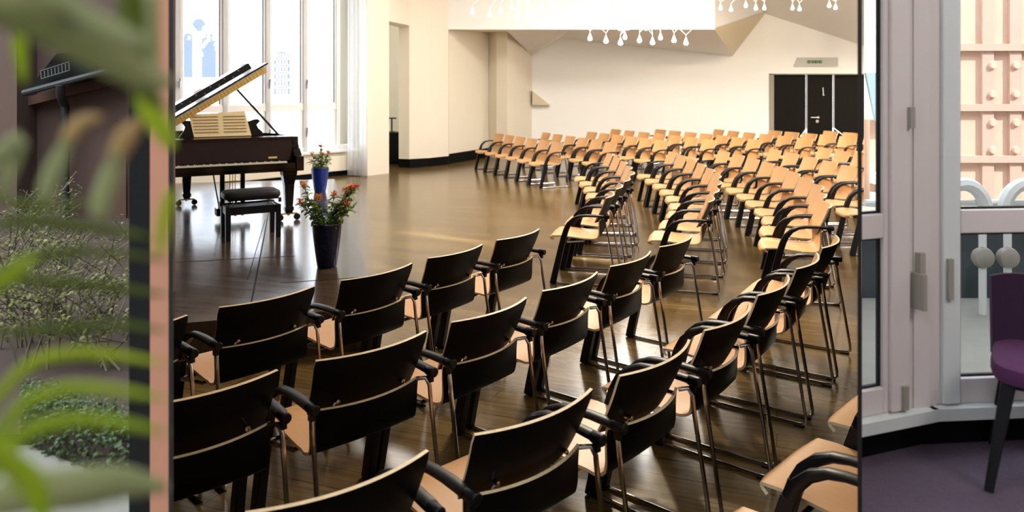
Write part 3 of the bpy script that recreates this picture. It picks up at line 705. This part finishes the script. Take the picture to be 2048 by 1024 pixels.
# ------------------------------------------------------------------ flower pots
def leaf(m, base, d, L, W, droop=.3, mi=0, n=4):
    d = Vector(d).normalized(); s = d.cross(Vector((0,0,1))); s = s.normalized() if s.length > .01 else Vector((1,0,0)); b = Vector(base)
    vs = []
    for i in range(n+1):
        t = i/n; p = b+d*L*t+Vector((0,0,-droop*L*t*t)); wv = W*math.sin(PI*min(.02+t*.98,1))**.8*.5+.0005
        vs += [p-s*wv+Vector((0,0,wv*.3)), p, p+s*wv+Vector((0,0,wv*.3))]
    fs = []
    for i in range(n): a = i*3; fs += [(a,a+1,a+4,a+3),(a+1,a+2,a+5,a+4)]
    m.add(vs, fs, mi)
def flower_pot(name, loc, r, h, pm, label, stems, seed):
    rr = random.Random(seed); t = thing(name, label, 'flower pot', loc)
    m = MB(); m.lathe([(r*.62,0),(r*.66,.01),(r*.80,h*.35),(r*.93,h*.7),(r*.985,h*.93),(r*1.0,h*.985),(r*.99,h),(r*.92,h),(r*.90,h*.93)], n=40)
    m.build('pot', pm, t, smooth=True)
    m = MB(); m.lathe([(.001,h*.935),(r*.9,h*.935)], n=24); m.build('soil', M['soil'], t)
    lf = MB(); stm = MB()
    for k, (tx, ty, tz, fl) in enumerate(stems):
        b0 = Vector((tx*.25, ty*.3, h*.93)); b1 = Vector((tx*.7+rr.uniform(-.01,.01), ty*.7, h+.5*(tz-h))); b2 = Vector((tx,ty,tz))
        pts = [b0*(1-u)**2+b1*2*u*(1-u)+b2*u*u for u in (0,.2,.4,.6,.8,1)]
        stm.tube(pts, .004, 5)
        nl = int(11+(tz-h)*70)
        for i in range(nl):
            u = rr.uniform(.15,.97); p = b0*(1-u)**2+b1*2*u*(1-u)+b2*u*u; a = rr.uniform(0,2*PI)
            leaf(lf, p, (math.cos(a), math.sin(a), rr.uniform(-.2,.9)), rr.uniform(.05,.10), rr.uniform(.026,.042), rr.uniform(.1,.6), 0 if rr.random() < .75 else 1)
        if fl:
            m = MB(); R = .032 if fl == 1 else .055
            for i in range(40 if fl == 1 else 70):
                a = rr.uniform(0,2*PI); q = rr.random()**.5*R; up = rr.uniform(-.01,.018)*(1.6 if fl==1 else 1)
                leaf(m, b2+Vector((q*math.cos(a)*.7,q*math.sin(a)*.7,up-.006)), (math.cos(a),math.sin(a),rr.uniform(.3,1.4)), rr.uniform(.022,.036), .018, .1, 0, 2)
            m.build('flower_head', M['petal_o'] if fl == 1 else M['petal_r'], t)
    for i in range(26):
        a = rr.uniform(0,2*PI); leaf(lf, (r*.4*math.cos(a), r*.4*math.sin(a), h*.94), (math.cos(a),math.sin(a),rr.uniform(.4,1.6)), rr.uniform(.07,.13), rr.uniform(.025,.04), rr.uniform(.2,.8), 0 if rr.random() < .8 else 1)
    stm.build('stem', M['leaf'], t); lf.build('foliage', [M['leaf'], M['leaf_y']], t)
    return t
p1 = P(654,533,SZ)
flower_pot('flower_pot', p1, .128, .385, M['pot_navy'], 'dark navy glazed pot of orange flowers standing nearest on the stage',
   [(-.20,-.02,.72,1),(-.17,0,.60,0),(-.24,.0,.56,1),(-.13,.03,.55,1),(.16,.02,.66,1),(.24,-.02,.70,2),(.20,.04,.68,1),(.19,-.05,.56,1),(.10,0,.55,0),(.25,.05,.56,0),(-.09,.05,.60,1),(.04,.1,.62,1)], 3)
p2 = P(640,384,SZ)
flower_pot('flower_pot', p2, .132, .375, M['pot_blue'], 'cobalt blue glazed pot with small flowers standing farther back beside the piano',
   [(0.02,0,.70,2),(-.12,0,.58,1),(.13,0,.60,1),(-.17,.03,.50,0),(.16,.03,.50,0),(.05,-.05,.58,1),(-.05,0,.56,0),(.09,.05,.55,0)], 5)

# ------------------------------------------------------------------ curtain
m = MB(); c0 = Vector((X(695,15.55),15.55)); c1 = Vector((X(734,15.5),15.5))
nn = 60; vs = []; fs = []
for i in range(nn+1):
    u = i/nn; p = c0.lerp(c1, u); off = .028*math.sin(u*2*PI*4.5)+.008*math.sin(u*25)
    for k, z in enumerate((.02,1.2,2.6,4.4)): vs.append((p.x+.01*math.sin(u*20+k), p.y+off*(1-.12*k), z))
for i in range(nn):
    for k in range(3): fs.append((i*4+k,(i+1)*4+k,(i+1)*4+k+1,i*4+k+1))
o = m.add(vs, fs).build('curtain', M['curtain'], smooth=True)
tag(o, 'sheer bluish white curtain hanging beside the windows', 'curtain')
# dark sideboard and stand in the passage
t = thing('sideboard', 'black sideboard standing in the narrow doorway', 'sideboard', (X(787,18.2), 18.4, 0))
m = MB(); m.box(-.5,.25,-.25,.25,.06,.74); m.build('body', M['door'], t); m = MB(); m.box(-.52,.27,-.27,.27,.74,.78); m.build('top', M['blackwood'], t); m = MB(); m.box(-.45,.2,-.2,.2,0,.06); m.build('plinth', M['black_base'], t)
t = thing('music_stand', 'small dark stand with flat top seen on the sideboard in the doorway', 'stand', (X(781,18.2), 18.4, .78))
m = MB(); m.tube([(0,0,.0),(0,0,.34)], .02, 8); m.build('pole', M['blackleg'], t); m = MB(); m.box(-.12,.12,-.1,.1,.34,.37); m.build('shelf', M['blackleg'], t); m = MB(); m.lathe([(.10,0),(.10,.015),(.02,.03)]); m.build('base', M['blackleg'], t)

# ------------------------------------------------------------------ chandeliers
def chandelier(name, c, bulbs, label, zc=CEIL, bmat='bulb_dim'):
    t = thing(name, label, 'chandelier', (c[0], c[1], zc), group=None); rr = random.Random(len(bulbs))
    O = Vector((c[0], c[1], zc))
    def L(v): return Vector(v)-O
    m = MB(); m.tube([(0,0,0),(0,0,-1.15)], .02, 8); m.lathe([(.12,-.03),(.12,0)], n=16); m.build('stem', M['branch'], t)
    br = MB()
    for i, q in enumerate(bulbs):
        q = L(q); top = q+Vector((0,0,.13))
        bm_ = MB(); bm_.lathe([(.001,-.045),(.022,-.042),(.036,-.024),(.038,-.008),(.030,.016),(.016,.045),(.009,.075)], q, 10); bm_.build('bulb', M[bmat], t, smooth=True)
        hub = Vector((q.x*.45, q.y*.45, q.z+.45+rr.uniform(0,.25)))
        mid = top+Vector((rr.choice((-1,1))*.10, rr.uniform(-.08,.08), .10)); mid2 = top.lerp(hub,.5)
        br.tube([q+Vector((0,0,.07)), top, mid], .006, 5); br.tube([top, mid2, hub], .006, 5); br.tube([hub, (0,0,-1.1)], .007, 5)
    br.build('branches', M['branch'], t)
    return t
DC = 13.0
mainb = [Q(x,y,d) for x,y,d in ((1180,76,13),(1212,81,12.6),(1241,85,12.4),(1250,74,13.4),(1279,80,12.7),(1305,84,12.3),(1321,75,13.5),(1348,80,12.9),(1372,85,12.5),(1163,48,13.2),(1148,26,13.6))]
rr = random.Random(2)
for i in range(75):
    mainb.append(Q(rr.uniform(1172,1408), rr.uniform(-70,58), rr.uniform(11.6,14.4)))
chandelier('chandelier', (X(1290,13),13.0), mainb, 'large branching chandelier with many glowing teardrop bulbs, centre of the ceiling', bmat='bulb')
lb = [Q(x,y,13.5) for x,y in ((945,24),(979.6,30),(1001,23),(1034,32),(1057,27.5),(1065.5,37),(1090,34),(1120,37))]+[Q(x,y,14.2) for x,y in ((1024,14),(1084,14),(1118,23))]
for i in range(18): lb.append(Q(rr.uniform(950,1120), rr.uniform(-60,-5), rr.uniform(13,15)))
chandelier('chandelier', (X(1035,14),14.0), lb, 'left chandelier, only its lowest teardrop bulbs in view')
rb = [Q(x,y,15.5) for x,y in ((1441,16),(1462,19),(1491.6,11),(1511.6,16),(1528.6,16),(1585,16),(1599,18),(1658.5,11),(1671,15))]
for i in range(16): rb.append(Q(rr.uniform(1445,1670), rr.uniform(-50,-5), rr.uniform(14.5,16.5)))
chandelier('chandelier', (X(1555,15.5),15.5), rb, 'right chandelier above the black doors, only its lowest bulbs in view')

# ------------------------------------------------------------------ church outside the hall windows
t = thing('church', 'white church front with arched windows outside the tall hall windows', 'church', (-10.5,30,0))
m = MB(); m.box(-7,4,0,1,-1,9); m.build('wall', M['church'], t)
def arch(x0, x1, y0, y1, D, grid=False):
    a, c = Q(x0,y1,D), Q(x1,y0,D); o = Vector((-10.5,30,0)); w_ = c.x-a.x; r = w_/2
    pts = [Vector((a.x,D,a.z)), Vector((c.x,D,a.z))]+[Vector((a.x+r+r*math.cos(PI*k/10), D, c.z-r+r*math.sin(PI*k/10))) for k in range(11)]
    m = MB(); m.slab3([p-o+Vector((0,-.04,0)) for p in pts], (0,.06,0)); wd = m.build('window', M['church_w'], t)
    if grid:
        m = MB()
        for k in range(1,5): xx = a.x+w_*k/5-o.x; m.box(xx-.03,xx+.03,D-30-.08,D-30-.05,a.z,c.z-.1)
        for k in range(1,6): zz = a.z+(c.z-a.z)*k/6; m.box(a.x-o.x,c.x-o.x,D-30-.08,D-30-.05,zz-.04,zz+.04)
        m.build('tracery', M['church'], wd)
arch(368,385,66,155,30); arch(404,432,67,155,30); arch(549,580,103,189,30,True)
m = MB(); c_ = Q(398,50,30)-Vector((-10.5,30,0)); m.lathe([(.001,-.05),(.26,-.05),(.26,.02)], c_, 20, axis='y'); m.build('round_window', M['church_w'], t)
b = MB().box(-40, 3, 22, 60, -1.2, -1.0); 
struct('ground', MB().box(-45,-10.3,-5,60,-1.0,-.8).box(-10.3,-4.4,17.2,60,-1.0,-.8), mat('pale_square', (.6,.6,.6), .9, noise=.05), 'pale square outside the hall windows', cat='ground')

# ------------------------------------------------------------------ planted court on the left
co = Vector((-3.0, 5.4, 0))
t = thing('lean_to_roof', 'black slate roof with snow guard, gutter and downpipe on the brown court wall', 'roof', co)
def QC(px, py, D=5.3): return Q(px, py, D)-co
m = MB(); m.slab3([QC(50,188,5.12),QC(241,137,5.12),QC(252,100,5.36),QC(190,96,5.36),QC(112,108,5.36)], (0,.04,0)); m.build('slates', M['slate'], t)
m = MB(); m.tube([QC(47,186,5.06),QC(244,134,5.06)], .022, 8); m.build('gutter', M['zinc'], t, smooth=True)
m = MB(); m.tube([QC(120,168,5.06),QC(121,192,5.10),QC(130,212,5.30),QC(130,560,5.30)], .030, 10); m.build('downpipe', M['zinc'], t, smooth=True)
m = MB(); m.slab3([QC(52,212,5.3),QC(241,166,5.3),QC(241,146,5.3),QC(52,194,5.3)], (0,.1,0)); m.build('cornice', M['brown_trim'], t)
m = MB()
m.tube([QC(80,143,5.16),QC(140,124,5.16)], .006, 5); m.tube([QC(84,158,5.13),QC(140,141,5.13)], .006, 5)
for i in range(9): x = 82+i*7; m.tube([QC(x,143-i*2.2,5.16),QC(x+1,158-i*2.2,5.13)], .004, 4)
m.build('snow_guard', M['zinc'], t)
b = MB(); a0 = Q(47,180,5.25); b.box(-9.9, a0.x, 5.18, 5.4, ZS, 5.4)
struct('wall_court_left', b, M['brown_wall'], 'brown-red wall projecting at the left of the court', cat='wall')
t = tag(MB().slab3([Q(228,442,5.38),Q(252,442,5.38),Q(252,250,5.38),Q(228,240,5.38)], (0,.02,0)).build('blind_window', M['brown_trim']), 'narrow red-brown window niche on the court wall beside the dark post', 'window')
# pavement step and ivy hedge
hd = MB(); rr = random.Random(11)
base = MB(); base.prism([(X(40,2.02),2.02),(X(256,1.80),1.80),(X(256,2.02),2.02),(X(40,2.3),2.3)], ZS, ZS+.07)
hob = base.build('hedge_soil', M['soil']); hob['label'] = 'dark core of the ivy hedge'
for i in range(2600):
    px = rr.uniform(44,257); u = rr.random(); Dn = 2.0-.22*(px-40)/216; D = Dn+u*.22; z = ZS+rr.uniform(.0,.125)*(1 if u > .15 else .8)
    a = rr.uniform(0,2*PI)
    leaf(hd, (X(px,D), D, z), (math.cos(a), -.6+math.sin(a)*.6, rr.uniform(-.3,.8)), rr.uniform(.010,.018), rr.uniform(.008,.014), .3, 0, 2)
ho = hd.build('ivy_hedge', M['ivy']); tag(ho, 'low dark ivy hedge along the stone paving in the court', 'hedge', kind=None)
hob.parent = ho
def shrub(px0, D, htop, label, seed, spread=.28, nst=6, nl=260):
    rr = random.Random(seed); r = thing('birch_shrub', label, 'shrub', (X(px0,D), D, ZS+.03), group='young shrubs in the court bed')
    st = MB(); lf = MB()
    for s in range(nst):
        a = rr.uniform(0,2*PI); tx = rr.uniform(-spread,spread); hh = htop*rr.uniform(.65,1)
        p0 = Vector((rr.uniform(-.06,.06), rr.uniform(-.05,.05), -.0)); p2 = Vector((tx, rr.uniform(-.15,.15), hh)); p1_ = Vector((tx*.25, 0, hh*.55))
        f = lambda u: p0*(1-u)**2+p1_*2*u*(1-u)+p2*u*u
        st.tube([f(u/6) for u in range(7)], lambda i: .005*(1-i/8), 4)
        for k in range(7):
            u = rr.uniform(.3,.95); b0 = f(u); aa = rr.uniform(0,2*PI); b1 = b0+Vector((math.cos(aa)*.12, math.sin(aa)*.12, rr.uniform(.02,.14)))
            st.tube([b0,b1], .0018, 3)
            for j in range(nl//(nst*7)):
                q = b0.lerp(b1, rr.random())+Vector((rr.uniform(-.02,.02),rr.uniform(-.02,.02),rr.uniform(-.02,.02))); an = rr.uniform(0,2*PI)
                leaf(lf, q, (math.cos(an), math.sin(an), rr.uniform(-.6,.6)), rr.uniform(.012,.022), rr.uniform(.009,.014), .3, 0, 2)
    bx_, by_ = X(px0,D), D
    for mb_ in (st, lf):
        mb_.v = [(min(v[0], (264-CX)/F*(v[1]+by_)-bx_), v[1], v[2]) for v in mb_.v]
    st.build('stems', M['twig'], r); lf.build('foliage', M['birch'], r)
for i, (px, D, h) in enumerate(((25,2.7,.44),(75,2.5,.38),(120,2.9,.40),(160,2.6,.30),(190,3.0,.36),(222,2.5,.26),(10,3.4,.50),(60,3.8,.44),(150,3.5,.36))):
    shrub(px, D, h, 'thin yellow-green birch shrub in the court, %s from the left, %s' % (('second','fourth','fifth','seventh','eighth','ninth','first','third','sixth')[i], ('nearer row','farther row')[D > 3.1]), 20+i, .30, 7, 420)

# potted palm close to the viewer, its fronds arch across the court view
pp = Vector((-.62, .45, ZS))
palm = thing('potted_palm', 'large potted palm close to the viewer with blurred lime fronds', 'plant', pp)
m = MB(); m.lathe([(.09,0),(.13,.26),(.135,.28),(.12,.28),(.115,.25)], n=24); m.build('pot', M['jamb'], palm, smooth=True)
m = MB(); m.lathe([(.001,.25),(.116,.25)], n=20); m.build('soil', M['soil'], palm)
def frond(pts, D, wid, mt, stem=True, D2=None, label=None, mats=None):
    D *= .6; D2 = D2*.6 if D2 else None
    n = len(pts); Ds = [D+(D2-D)*i/(n-1) if D2 else D for i in range(n)]
    c = [Q(x,y,d)-pp for (x,y), d in zip(pts, Ds)]
    # resample
    res = []; ws = []
    pc_ = [c[0]*2-c[1]]+c+[c[-1]*2-c[-2]]
    for i in range(1, len(pc_)-2):
        for k in range(6):
            t = k/6; a,b,cc,d = pc_[i-1],pc_[i],pc_[i+1],pc_[i+2]
            res.append(.5*((2*b)+(cc-a)*t+(2*a-5*b+4*cc-d)*t*t+(3*b-a-3*cc+d)*t**3)); ws.append((i-1+t)/(n-1))
    res.append(c[-1]); ws.append(1.0)
    if stem:
        s0 = Vector((0,0,.25)); s1 = res[0]; mid = s0.lerp(s1,.5)+Vector((-.05,0,.05)); pre = [s0*(1-u)**2+mid*2*u*(1-u)+s1*u*u for u in (0,.25,.5,.75)]
        res = pre+res; ws = [-1,-.7,-.5,-.2]+ws
    vs = []; fs = []; k = len(res)
    for i in range(k):
        tg = (res[min(i+1,k-1)]-res[max(i-1,0)]).normalized(); nr = tg.cross(Vector((0,1,0))); nr = nr.normalized() if nr.length > .05 else Vector((0,0,1))
        u = ws[i]; wv = wid*D/F*.5*(.25 if u < 0 else (math.sin(PI*min(max(.18+.8*u,0),1)))**.6)
        vs += [res[i]-nr*wv, res[i]+Vector((0,.12*wv+.0006,0)), res[i]+nr*wv]
    for i in range(k-1): a = i*3; fs += [(a,a+1,a+4,a+3),(a+1,a+2,a+5,a+4)]
    m = MB(); m.add(vs, fs); o = m.build('frond', mt, palm, smooth=True); so = o.modifiers.new('t','SOLIDIFY'); so.thickness = .0006
    if label: o['label'] = label
    return o
frond([(-40,840),(20,765),(75,722),(150,707),(240,712),(330,727)], .55, 26, M['frond'])
frond([(-30,910),(20,840),(60,802),(140,777),(240,782),(330,796)], .50, 30, M['frond'])
frond([(-20,960),(10,905),(60,862),(150,840),(240,846),(332,864)], .48, 34, M['frond'])
frond([(-40,880),(20,925),(60,960),(82,1010),(88,1060)], .45, 60, M['frond'])
frond([(-20,1010),(60,985),(160,975),(250,965),(333,975)], .52, 85, M['frond_p'])
frond([(-40,565),(10,545),(60,515),(130,505),(220,505),(330,520)], .60, 24, M['frond_d'])
frond([(-40,590),(10,560),(45,530),(75,512)], .50, 36, M['frond'])
frond([(-20,555),(60,560),(170,568),(260,580),(333,590)], .62, 22, M['frond_d'])
frond([(-20,665),(60,660),(170,655),(250,650),(333,662)], .60, 22, M['frond_d'])
frond([(-20,455),(60,440),(150,450),(230,462),(300,475)], .58, 26, M['frond_d'])
frond([(-20,395),(40,405),(120,410),(200,402)], .62, 18, M['frond_d'])
frond([(88,400),(100,360),(122,310),(140,275)], .55, 40, M['frond_p'], stem=False)
frond([(130,290),(145,262),(165,243),(205,232)], .55, 34, M['frond_t'], stem=False, label='withered tan frond tip')
frond([(196,435),(208,390),(225,340),(240,300)], .55, 46, M['frond_p'], stem=False)
frond([(228,325),(243,290),(262,262),(285,238)], .55, 44, M['frond_t'], stem=False, label='withered tan frond tip')
frond([(-30,330),(10,300),(35,285),(20,340),(5,400)], .55, 40, M['frond_p'])
frond([(-30,10),(40,25),(120,60),(200,105),(280,150),(345,165)], .42, 95, M['frond_p'], D2=.5)
frond([(60,-30),(130,20),(210,60),(300,90)], .45, 70, M['frond_p'], stem=False)
frond([(260,-40),(262,30),(262,100),(280,170),(330,215)], .50, 60, M['frond_d'], stem=False)
frond([(40,-30),(42,40),(40,100),(48,170)], .55, 32, M['frond'], stem=False)
frond([(300,-20),(295,60),(300,140),(318,220)], .55, 50, M['frond_p'], stem=False)
frond([(285,170),(300,215),(325,260),(345,300)], .55, 50, M['frond'], stem=False)
frond([(340,380),(330,430),(322,480),(318,520)], .55, 26, M['frond'], stem=False)

# ------------------------------------------------------------------ bay room on the right
def ZQ(py, D): return EYE+(HY-py)*D/F
Lc = Vector(ray(1722,1.905)); kx = X(1853,1.985); K = Vector((kx,1.985)); Lp = Vector((X(1700,1.90),1.90)); Rp = Vector((X(2200,2.03),2.03))
def bw(mb, a, c, z0, z1, off, t, mi=0):
    d = (c-a).normalized(); n = Vector((-d.y, d.x)); k = (1722-CX)/F; P4 = []
    for q in (a+n*off, c+n*off, c+n*(off+t), a+n*(off+t)):
        if q is not None and (q.x < k*q.y or (a-Lc).length < 1e-6 and (q-a).length < (q-c).length):
            s_ = (k*q.y-q.x)/(d.x-k*d.y); q = q+d*s_
        P4.append((q.x, q.y))
    mb.prism(P4, z0, z1, mi)
zs0, zs1 = ZQ(842,1.96), ZQ(818,1.96)
b = MB(); bw(b, Lc, K, ZS, zs0, .02, .10); bw(b, K, Rp, ZS, zs0, .02, .10); bw(b, Rp, Vector((4.2,2.05)), ZS, zs0, .02, .1)
struct('wall_bay', b, M['black_base'], 'black panelled wall below the bay windows', cat='wall')
b = MB(); bw(b, Lc, K+Vector((.01,0)), zs0, zs1, -.03, .15); bw(b, K, Rp, zs0, zs1, -.03, .15)
struct('trim_11', b, M['sill'], 'pale glossy sill below the bay windows', cat='sill')
zt_ = 2.75
def bay_window(nm, a, c, xl, xr, label):
    # xl/xr: glass limits along px
    d = (c-a).normalized()
    def at(px):
        # intersection of ray px with line a-c
        u = (px-CX)/F; s = (u*a.y-a.x)/(d.x-u*d.y); return a+d*s
    fr = MB(); g0, g1 = at(xl) if xl else a, at(xr) if xr else c
    z1, z2, z3, z4 = ZQ(767,1.96), ZQ(472,1.96), ZQ(424,1.96), 2.55
    if xl: bw(fr, a, g0, zs1, zt_, 0, .024)
    if xr: bw(fr, g1, c, zs1, zt_, 0, .024)
    bw(fr, g0, g1, zs1, z1, 0, .024); bw(fr, g0, g1, z2, z3, 0, .024); bw(fr, g0, g1, z4, zt_, 0, .024)
    o = struct(nm, fr, M['win_pink'], label, cat='window', bevel=.003)
    gk = MB(); 
    for (p, q) in ((z1,z2),(z3,z4)):
        bw(gk, g0, g1, p, p+.006, .012, .010); bw(gk, g0, g1, q-.006, q, .012, .010)
        if xl: bw(gk, g0, g0+d*.008, p, q, .012, .010)
        if xr: bw(gk, g1-d*.006, g1, p, q, .012, .010)
    gk.build('gasket', M['darkpost'], o)
    gl = MB(); bw(gl, g0, g1, z1, z4, .014, .003); gl.build('pane', M['glass'], o)
    return o, at, d
w1, at1, d1_ = bay_window('window_7', Lc, K, None, 1768, 'pinkish white bay window left of the corner post, beside the black post')
w2, at2, d2_ = bay_window('window_8', K, Rp, 1922, None, 'pinkish white bay window behind the plum chair')
def fold(mb, at, px, wpx, z0, z1, off=-.012):
    a, c = at(px-wpx/2), at(px+wpx/2); bw(mb, a, c, z0, z1, off, abs(off)+.002)
m = MB(); fold(m, at1, 1795, 36, zs1+.004, zt_); m.build('sash_frame', M['win_pink'], w1, bevel=.003)
m = MB(); fold(m, at2, 1898, 34, zs1+.004, zt_); m.build('sash_frame', M['sill'], w2, bevel=.003)
m = MB(); fold(m, at1, 1812, 9, ZQ(256,1.96), ZQ(214,1.96), -.022); m.build('hinge', M['jamb'], w1)
m = MB(); fold(m, at1, 1800, 9, ZQ(812,1.96), ZQ(765,1.96), -.022); m.build('hinge', M['jamb'], w1)
m = MB(); fold(m, at1, 1832, 10, ZQ(568,1.96), ZQ(505,1.96), -.022); fold(m, at1, 1825, 7, ZQ(616,1.96), ZQ(545,1.96), -.04); m.build('window_handle', M['jamb'], w1)
m = MB(); fold(m, at2, 1892, 10, ZQ(602,1.96), ZQ(520,1.96), -.022); m.build('window_handle', M['jamb'], w2)
b = MB(); a, c = at1(1826), at2(1872); b.prism([(a.x,a.y-.004),(K.x,K.y-.012),(c.x,c.y-.004),(c.x,c.y+.06),(a.x,a.y+.06)], zs1, zt_)
struct('trim_12', b, M['win_pink'], 'pinkish white corner post between the bay windows', cat='post')
# plum chair
t = thing('plum_chair', 'plum upholstered chair with black wooden legs by the bay windows', 'chair', (1.386,1.80,ZS), math.radians(-35))
m = MB(); vs = []; fs = []; n = 28; prof = [(.86,.262),(.97,.268),(1,.285),(.97,.305),(.8,.315),(0,.318)]
for r, z in prof:
    for j in range(n):
        a = 2*PI*j/n; ca, sa = math.cos(a), math.sin(a); vs.append((.165*r*math.copysign(abs(ca)**.45,ca), .155*r*math.copysign(abs(sa)**.45,sa)-.01, z))
for i in range(len(prof)-1):
    for j in range(n): fs.append((i*n+j, i*n+(j+1)%n, (i+1)*n+(j+1)%n, (i+1)*n+j))
fs.append(tuple(range(n-1,-1,-1))); m.add(vs, fs); m.build('seat', M['purple_l'], t, smooth=True)
m = MB(); m.grid(lambda u,v: ((2*u-1)*(.168+.004*v), .115+.025*v-.03*(2*u-1)**2+.0, .27+.215*v-.012*abs(2*u-1)**6*v), 14, 8, -.022, 0, 0, 0); m.build('backrest', M['purple'], t, smooth=True)
for sx in (-1,1):
    for sy, yy in ((-1,-.12),(1,.11)):
        m = MB(); tp = Vector((sx*.125, yy, .265)); bt = Vector((sx*.165, yy+sy*.03, 0))
        m.sweep([bt, tp], lambda i: [(-.010-.006*i,-.010-.006*i),(.010+.006*i,-.010-.006*i),(.010+.006*i,.010+.006*i),(-.010-.006*i,.010+.006*i)], up=(1,0,0)); m.build('leg', M['darkpost'], t, bevel=.003)
m = MB(); m.box(-.13,.13,-.125,.12,.25,.264); m.build('seat_frame', M['darkpost'], t, bevel=.003)
# outside: facades and railing
b = MB(); b.prism([ray(1724,3.45), (8.6,3.45), (8.6,3.52), ray(1724,3.52)], ZS-.01, ZQ(437,3.45))
struct('wall_parapet', b, M['teal_d'], 'dark blue-grey parapet behind the white railing', cat='wall')
t = thing('sandstone_house', 'pale pink sandstone house front outside the bay windows', 'building', (4.2,6.3,0))
fo = Vector((4.2,6.3,0))
m = MB(); x0 = X(1866,6.3); m.box(x0-fo.x, 8.7, 0, .1, 0, 6); m.build('wall', M['sandstone'], t)
m = MB()
for py in (95,215,318,408): z = ZQ(py,6.28); m.box(x0-fo.x,8.7,-.05,0,z-.03,z+.03)
m.build('string_course', M['sandstone_d'], t)
m = MB()
for px in (1975,2030,2100,2160): x = X(px,6.28)-fo.x; m.box(x-.05,x+.05,-.03,0,ZQ(430,6.28),6)
m.build('pilaster', M['sandstone_d'], t)
for px in (1985,2032):
    for py in (130,188,245,300):
        m = MB(); q = Q(px,py,6.27)-fo; m.lathe([(.001,-.02),(.030,-.02),(.038,.005)], q, 12, axis='y'); m.build('rosette', M['sandstone'], t, smooth=True)
m = MB(); m.box(x0-fo.x,8.7,-.12,0,0,ZQ(440,6.2)); m.build('lower_storey', M['teal_d'], t)
t = thing('roofed_house', 'low pink house with blue-grey slate roof outside the left bay window', 'building', (3.3,6.3,0)); fo = Vector((3.3,6.3,0))
m = MB(); xa = X(1723,6.45)-fo.x; xb = x0-fo.x; m.box(xa,xb,0,.1,0,ZQ(240,6.3)); m.build('wall', M['sandstone'], t)
m = MB(); m.slab3([(xa,-.1,ZQ(242,6.2)),(xb,-.1,ZQ(242,6.2)),(xb,.07,ZQ(146,6.37)),(xa,.07,ZQ(146,6.37))], (0,.03,0)); m.build('roof', M['teal'], t)
m = MB(); m.box(xa,xb,-.14,0,0,ZQ(425,6.2)); m.build('lower_storey', M['teal_d'], t)
m = MB(); m.box(xa,xb,-.2,0,ZQ(372,6.1),ZQ(350,6.1)); m.box(xa,xb,-.2,0,ZQ(410,6.1),ZQ(390,6.1)); m.build('ledge', M['rail'], t)
t = thing('balcony_railing', 'white cast railing with arches and round rosettes outside the bay windows', 'railing', (2.6,3.2,ZS-.01)); fo = Vector((2.6,3.2,ZS-.01))
m = MB()
for cxp in (1927,2052,2177):
    pts = [Q(cxp+46*math.cos(a), 430-62*math.sin(a), 3.2)-fo for a in [PI*k/12 for k in range(13)]]
    m.tube(pts, .030, 8)
m.build('arch', M['rail'], t, smooth=True)
m = MB(); a, c = Q(1730,436,3.2)-fo, Q(2400,436,3.2)-fo; m.tube([a,c], .022, 8); a, c = Q(1730,405,3.22)-fo, Q(2400,405,3.22)-fo; m.tube([a,c], .014, 8); m.build('top_rail', M['rail'], t, smooth=True)
for px in (1965,2015,2080,2140):
    m = MB(); a, c = Q(px,440,3.2)-fo, Q(px,700,3.2)-fo; c.z = 0 if c.z < 0 else c.z; m.tube([a,Vector((a.x,a.y,0))], .016, 8); m.build('post', M['rail'], t, smooth=True)
    m = MB(); q = Q(px,515,3.19)-fo; m.lathe([(.001,-.03),(.025,-.03),(.042,-.02),(.048,0),(.04,.02),(.001,.02)], q, 16, axis='y'); m.build('rosette', M['jamb'], t, smooth=True)
b = MB().box(X(1728,6.6), 13, 6.42, 6.6, 0, CEIL+.2); struct('wall_bay_court', b, mat('sky_white_render', (.9,.9,.9), .8, noise=.02), 'white wall behind the light court standing in for bright sky', cat='wall')  # wall kept white so it stands in for the bright sky
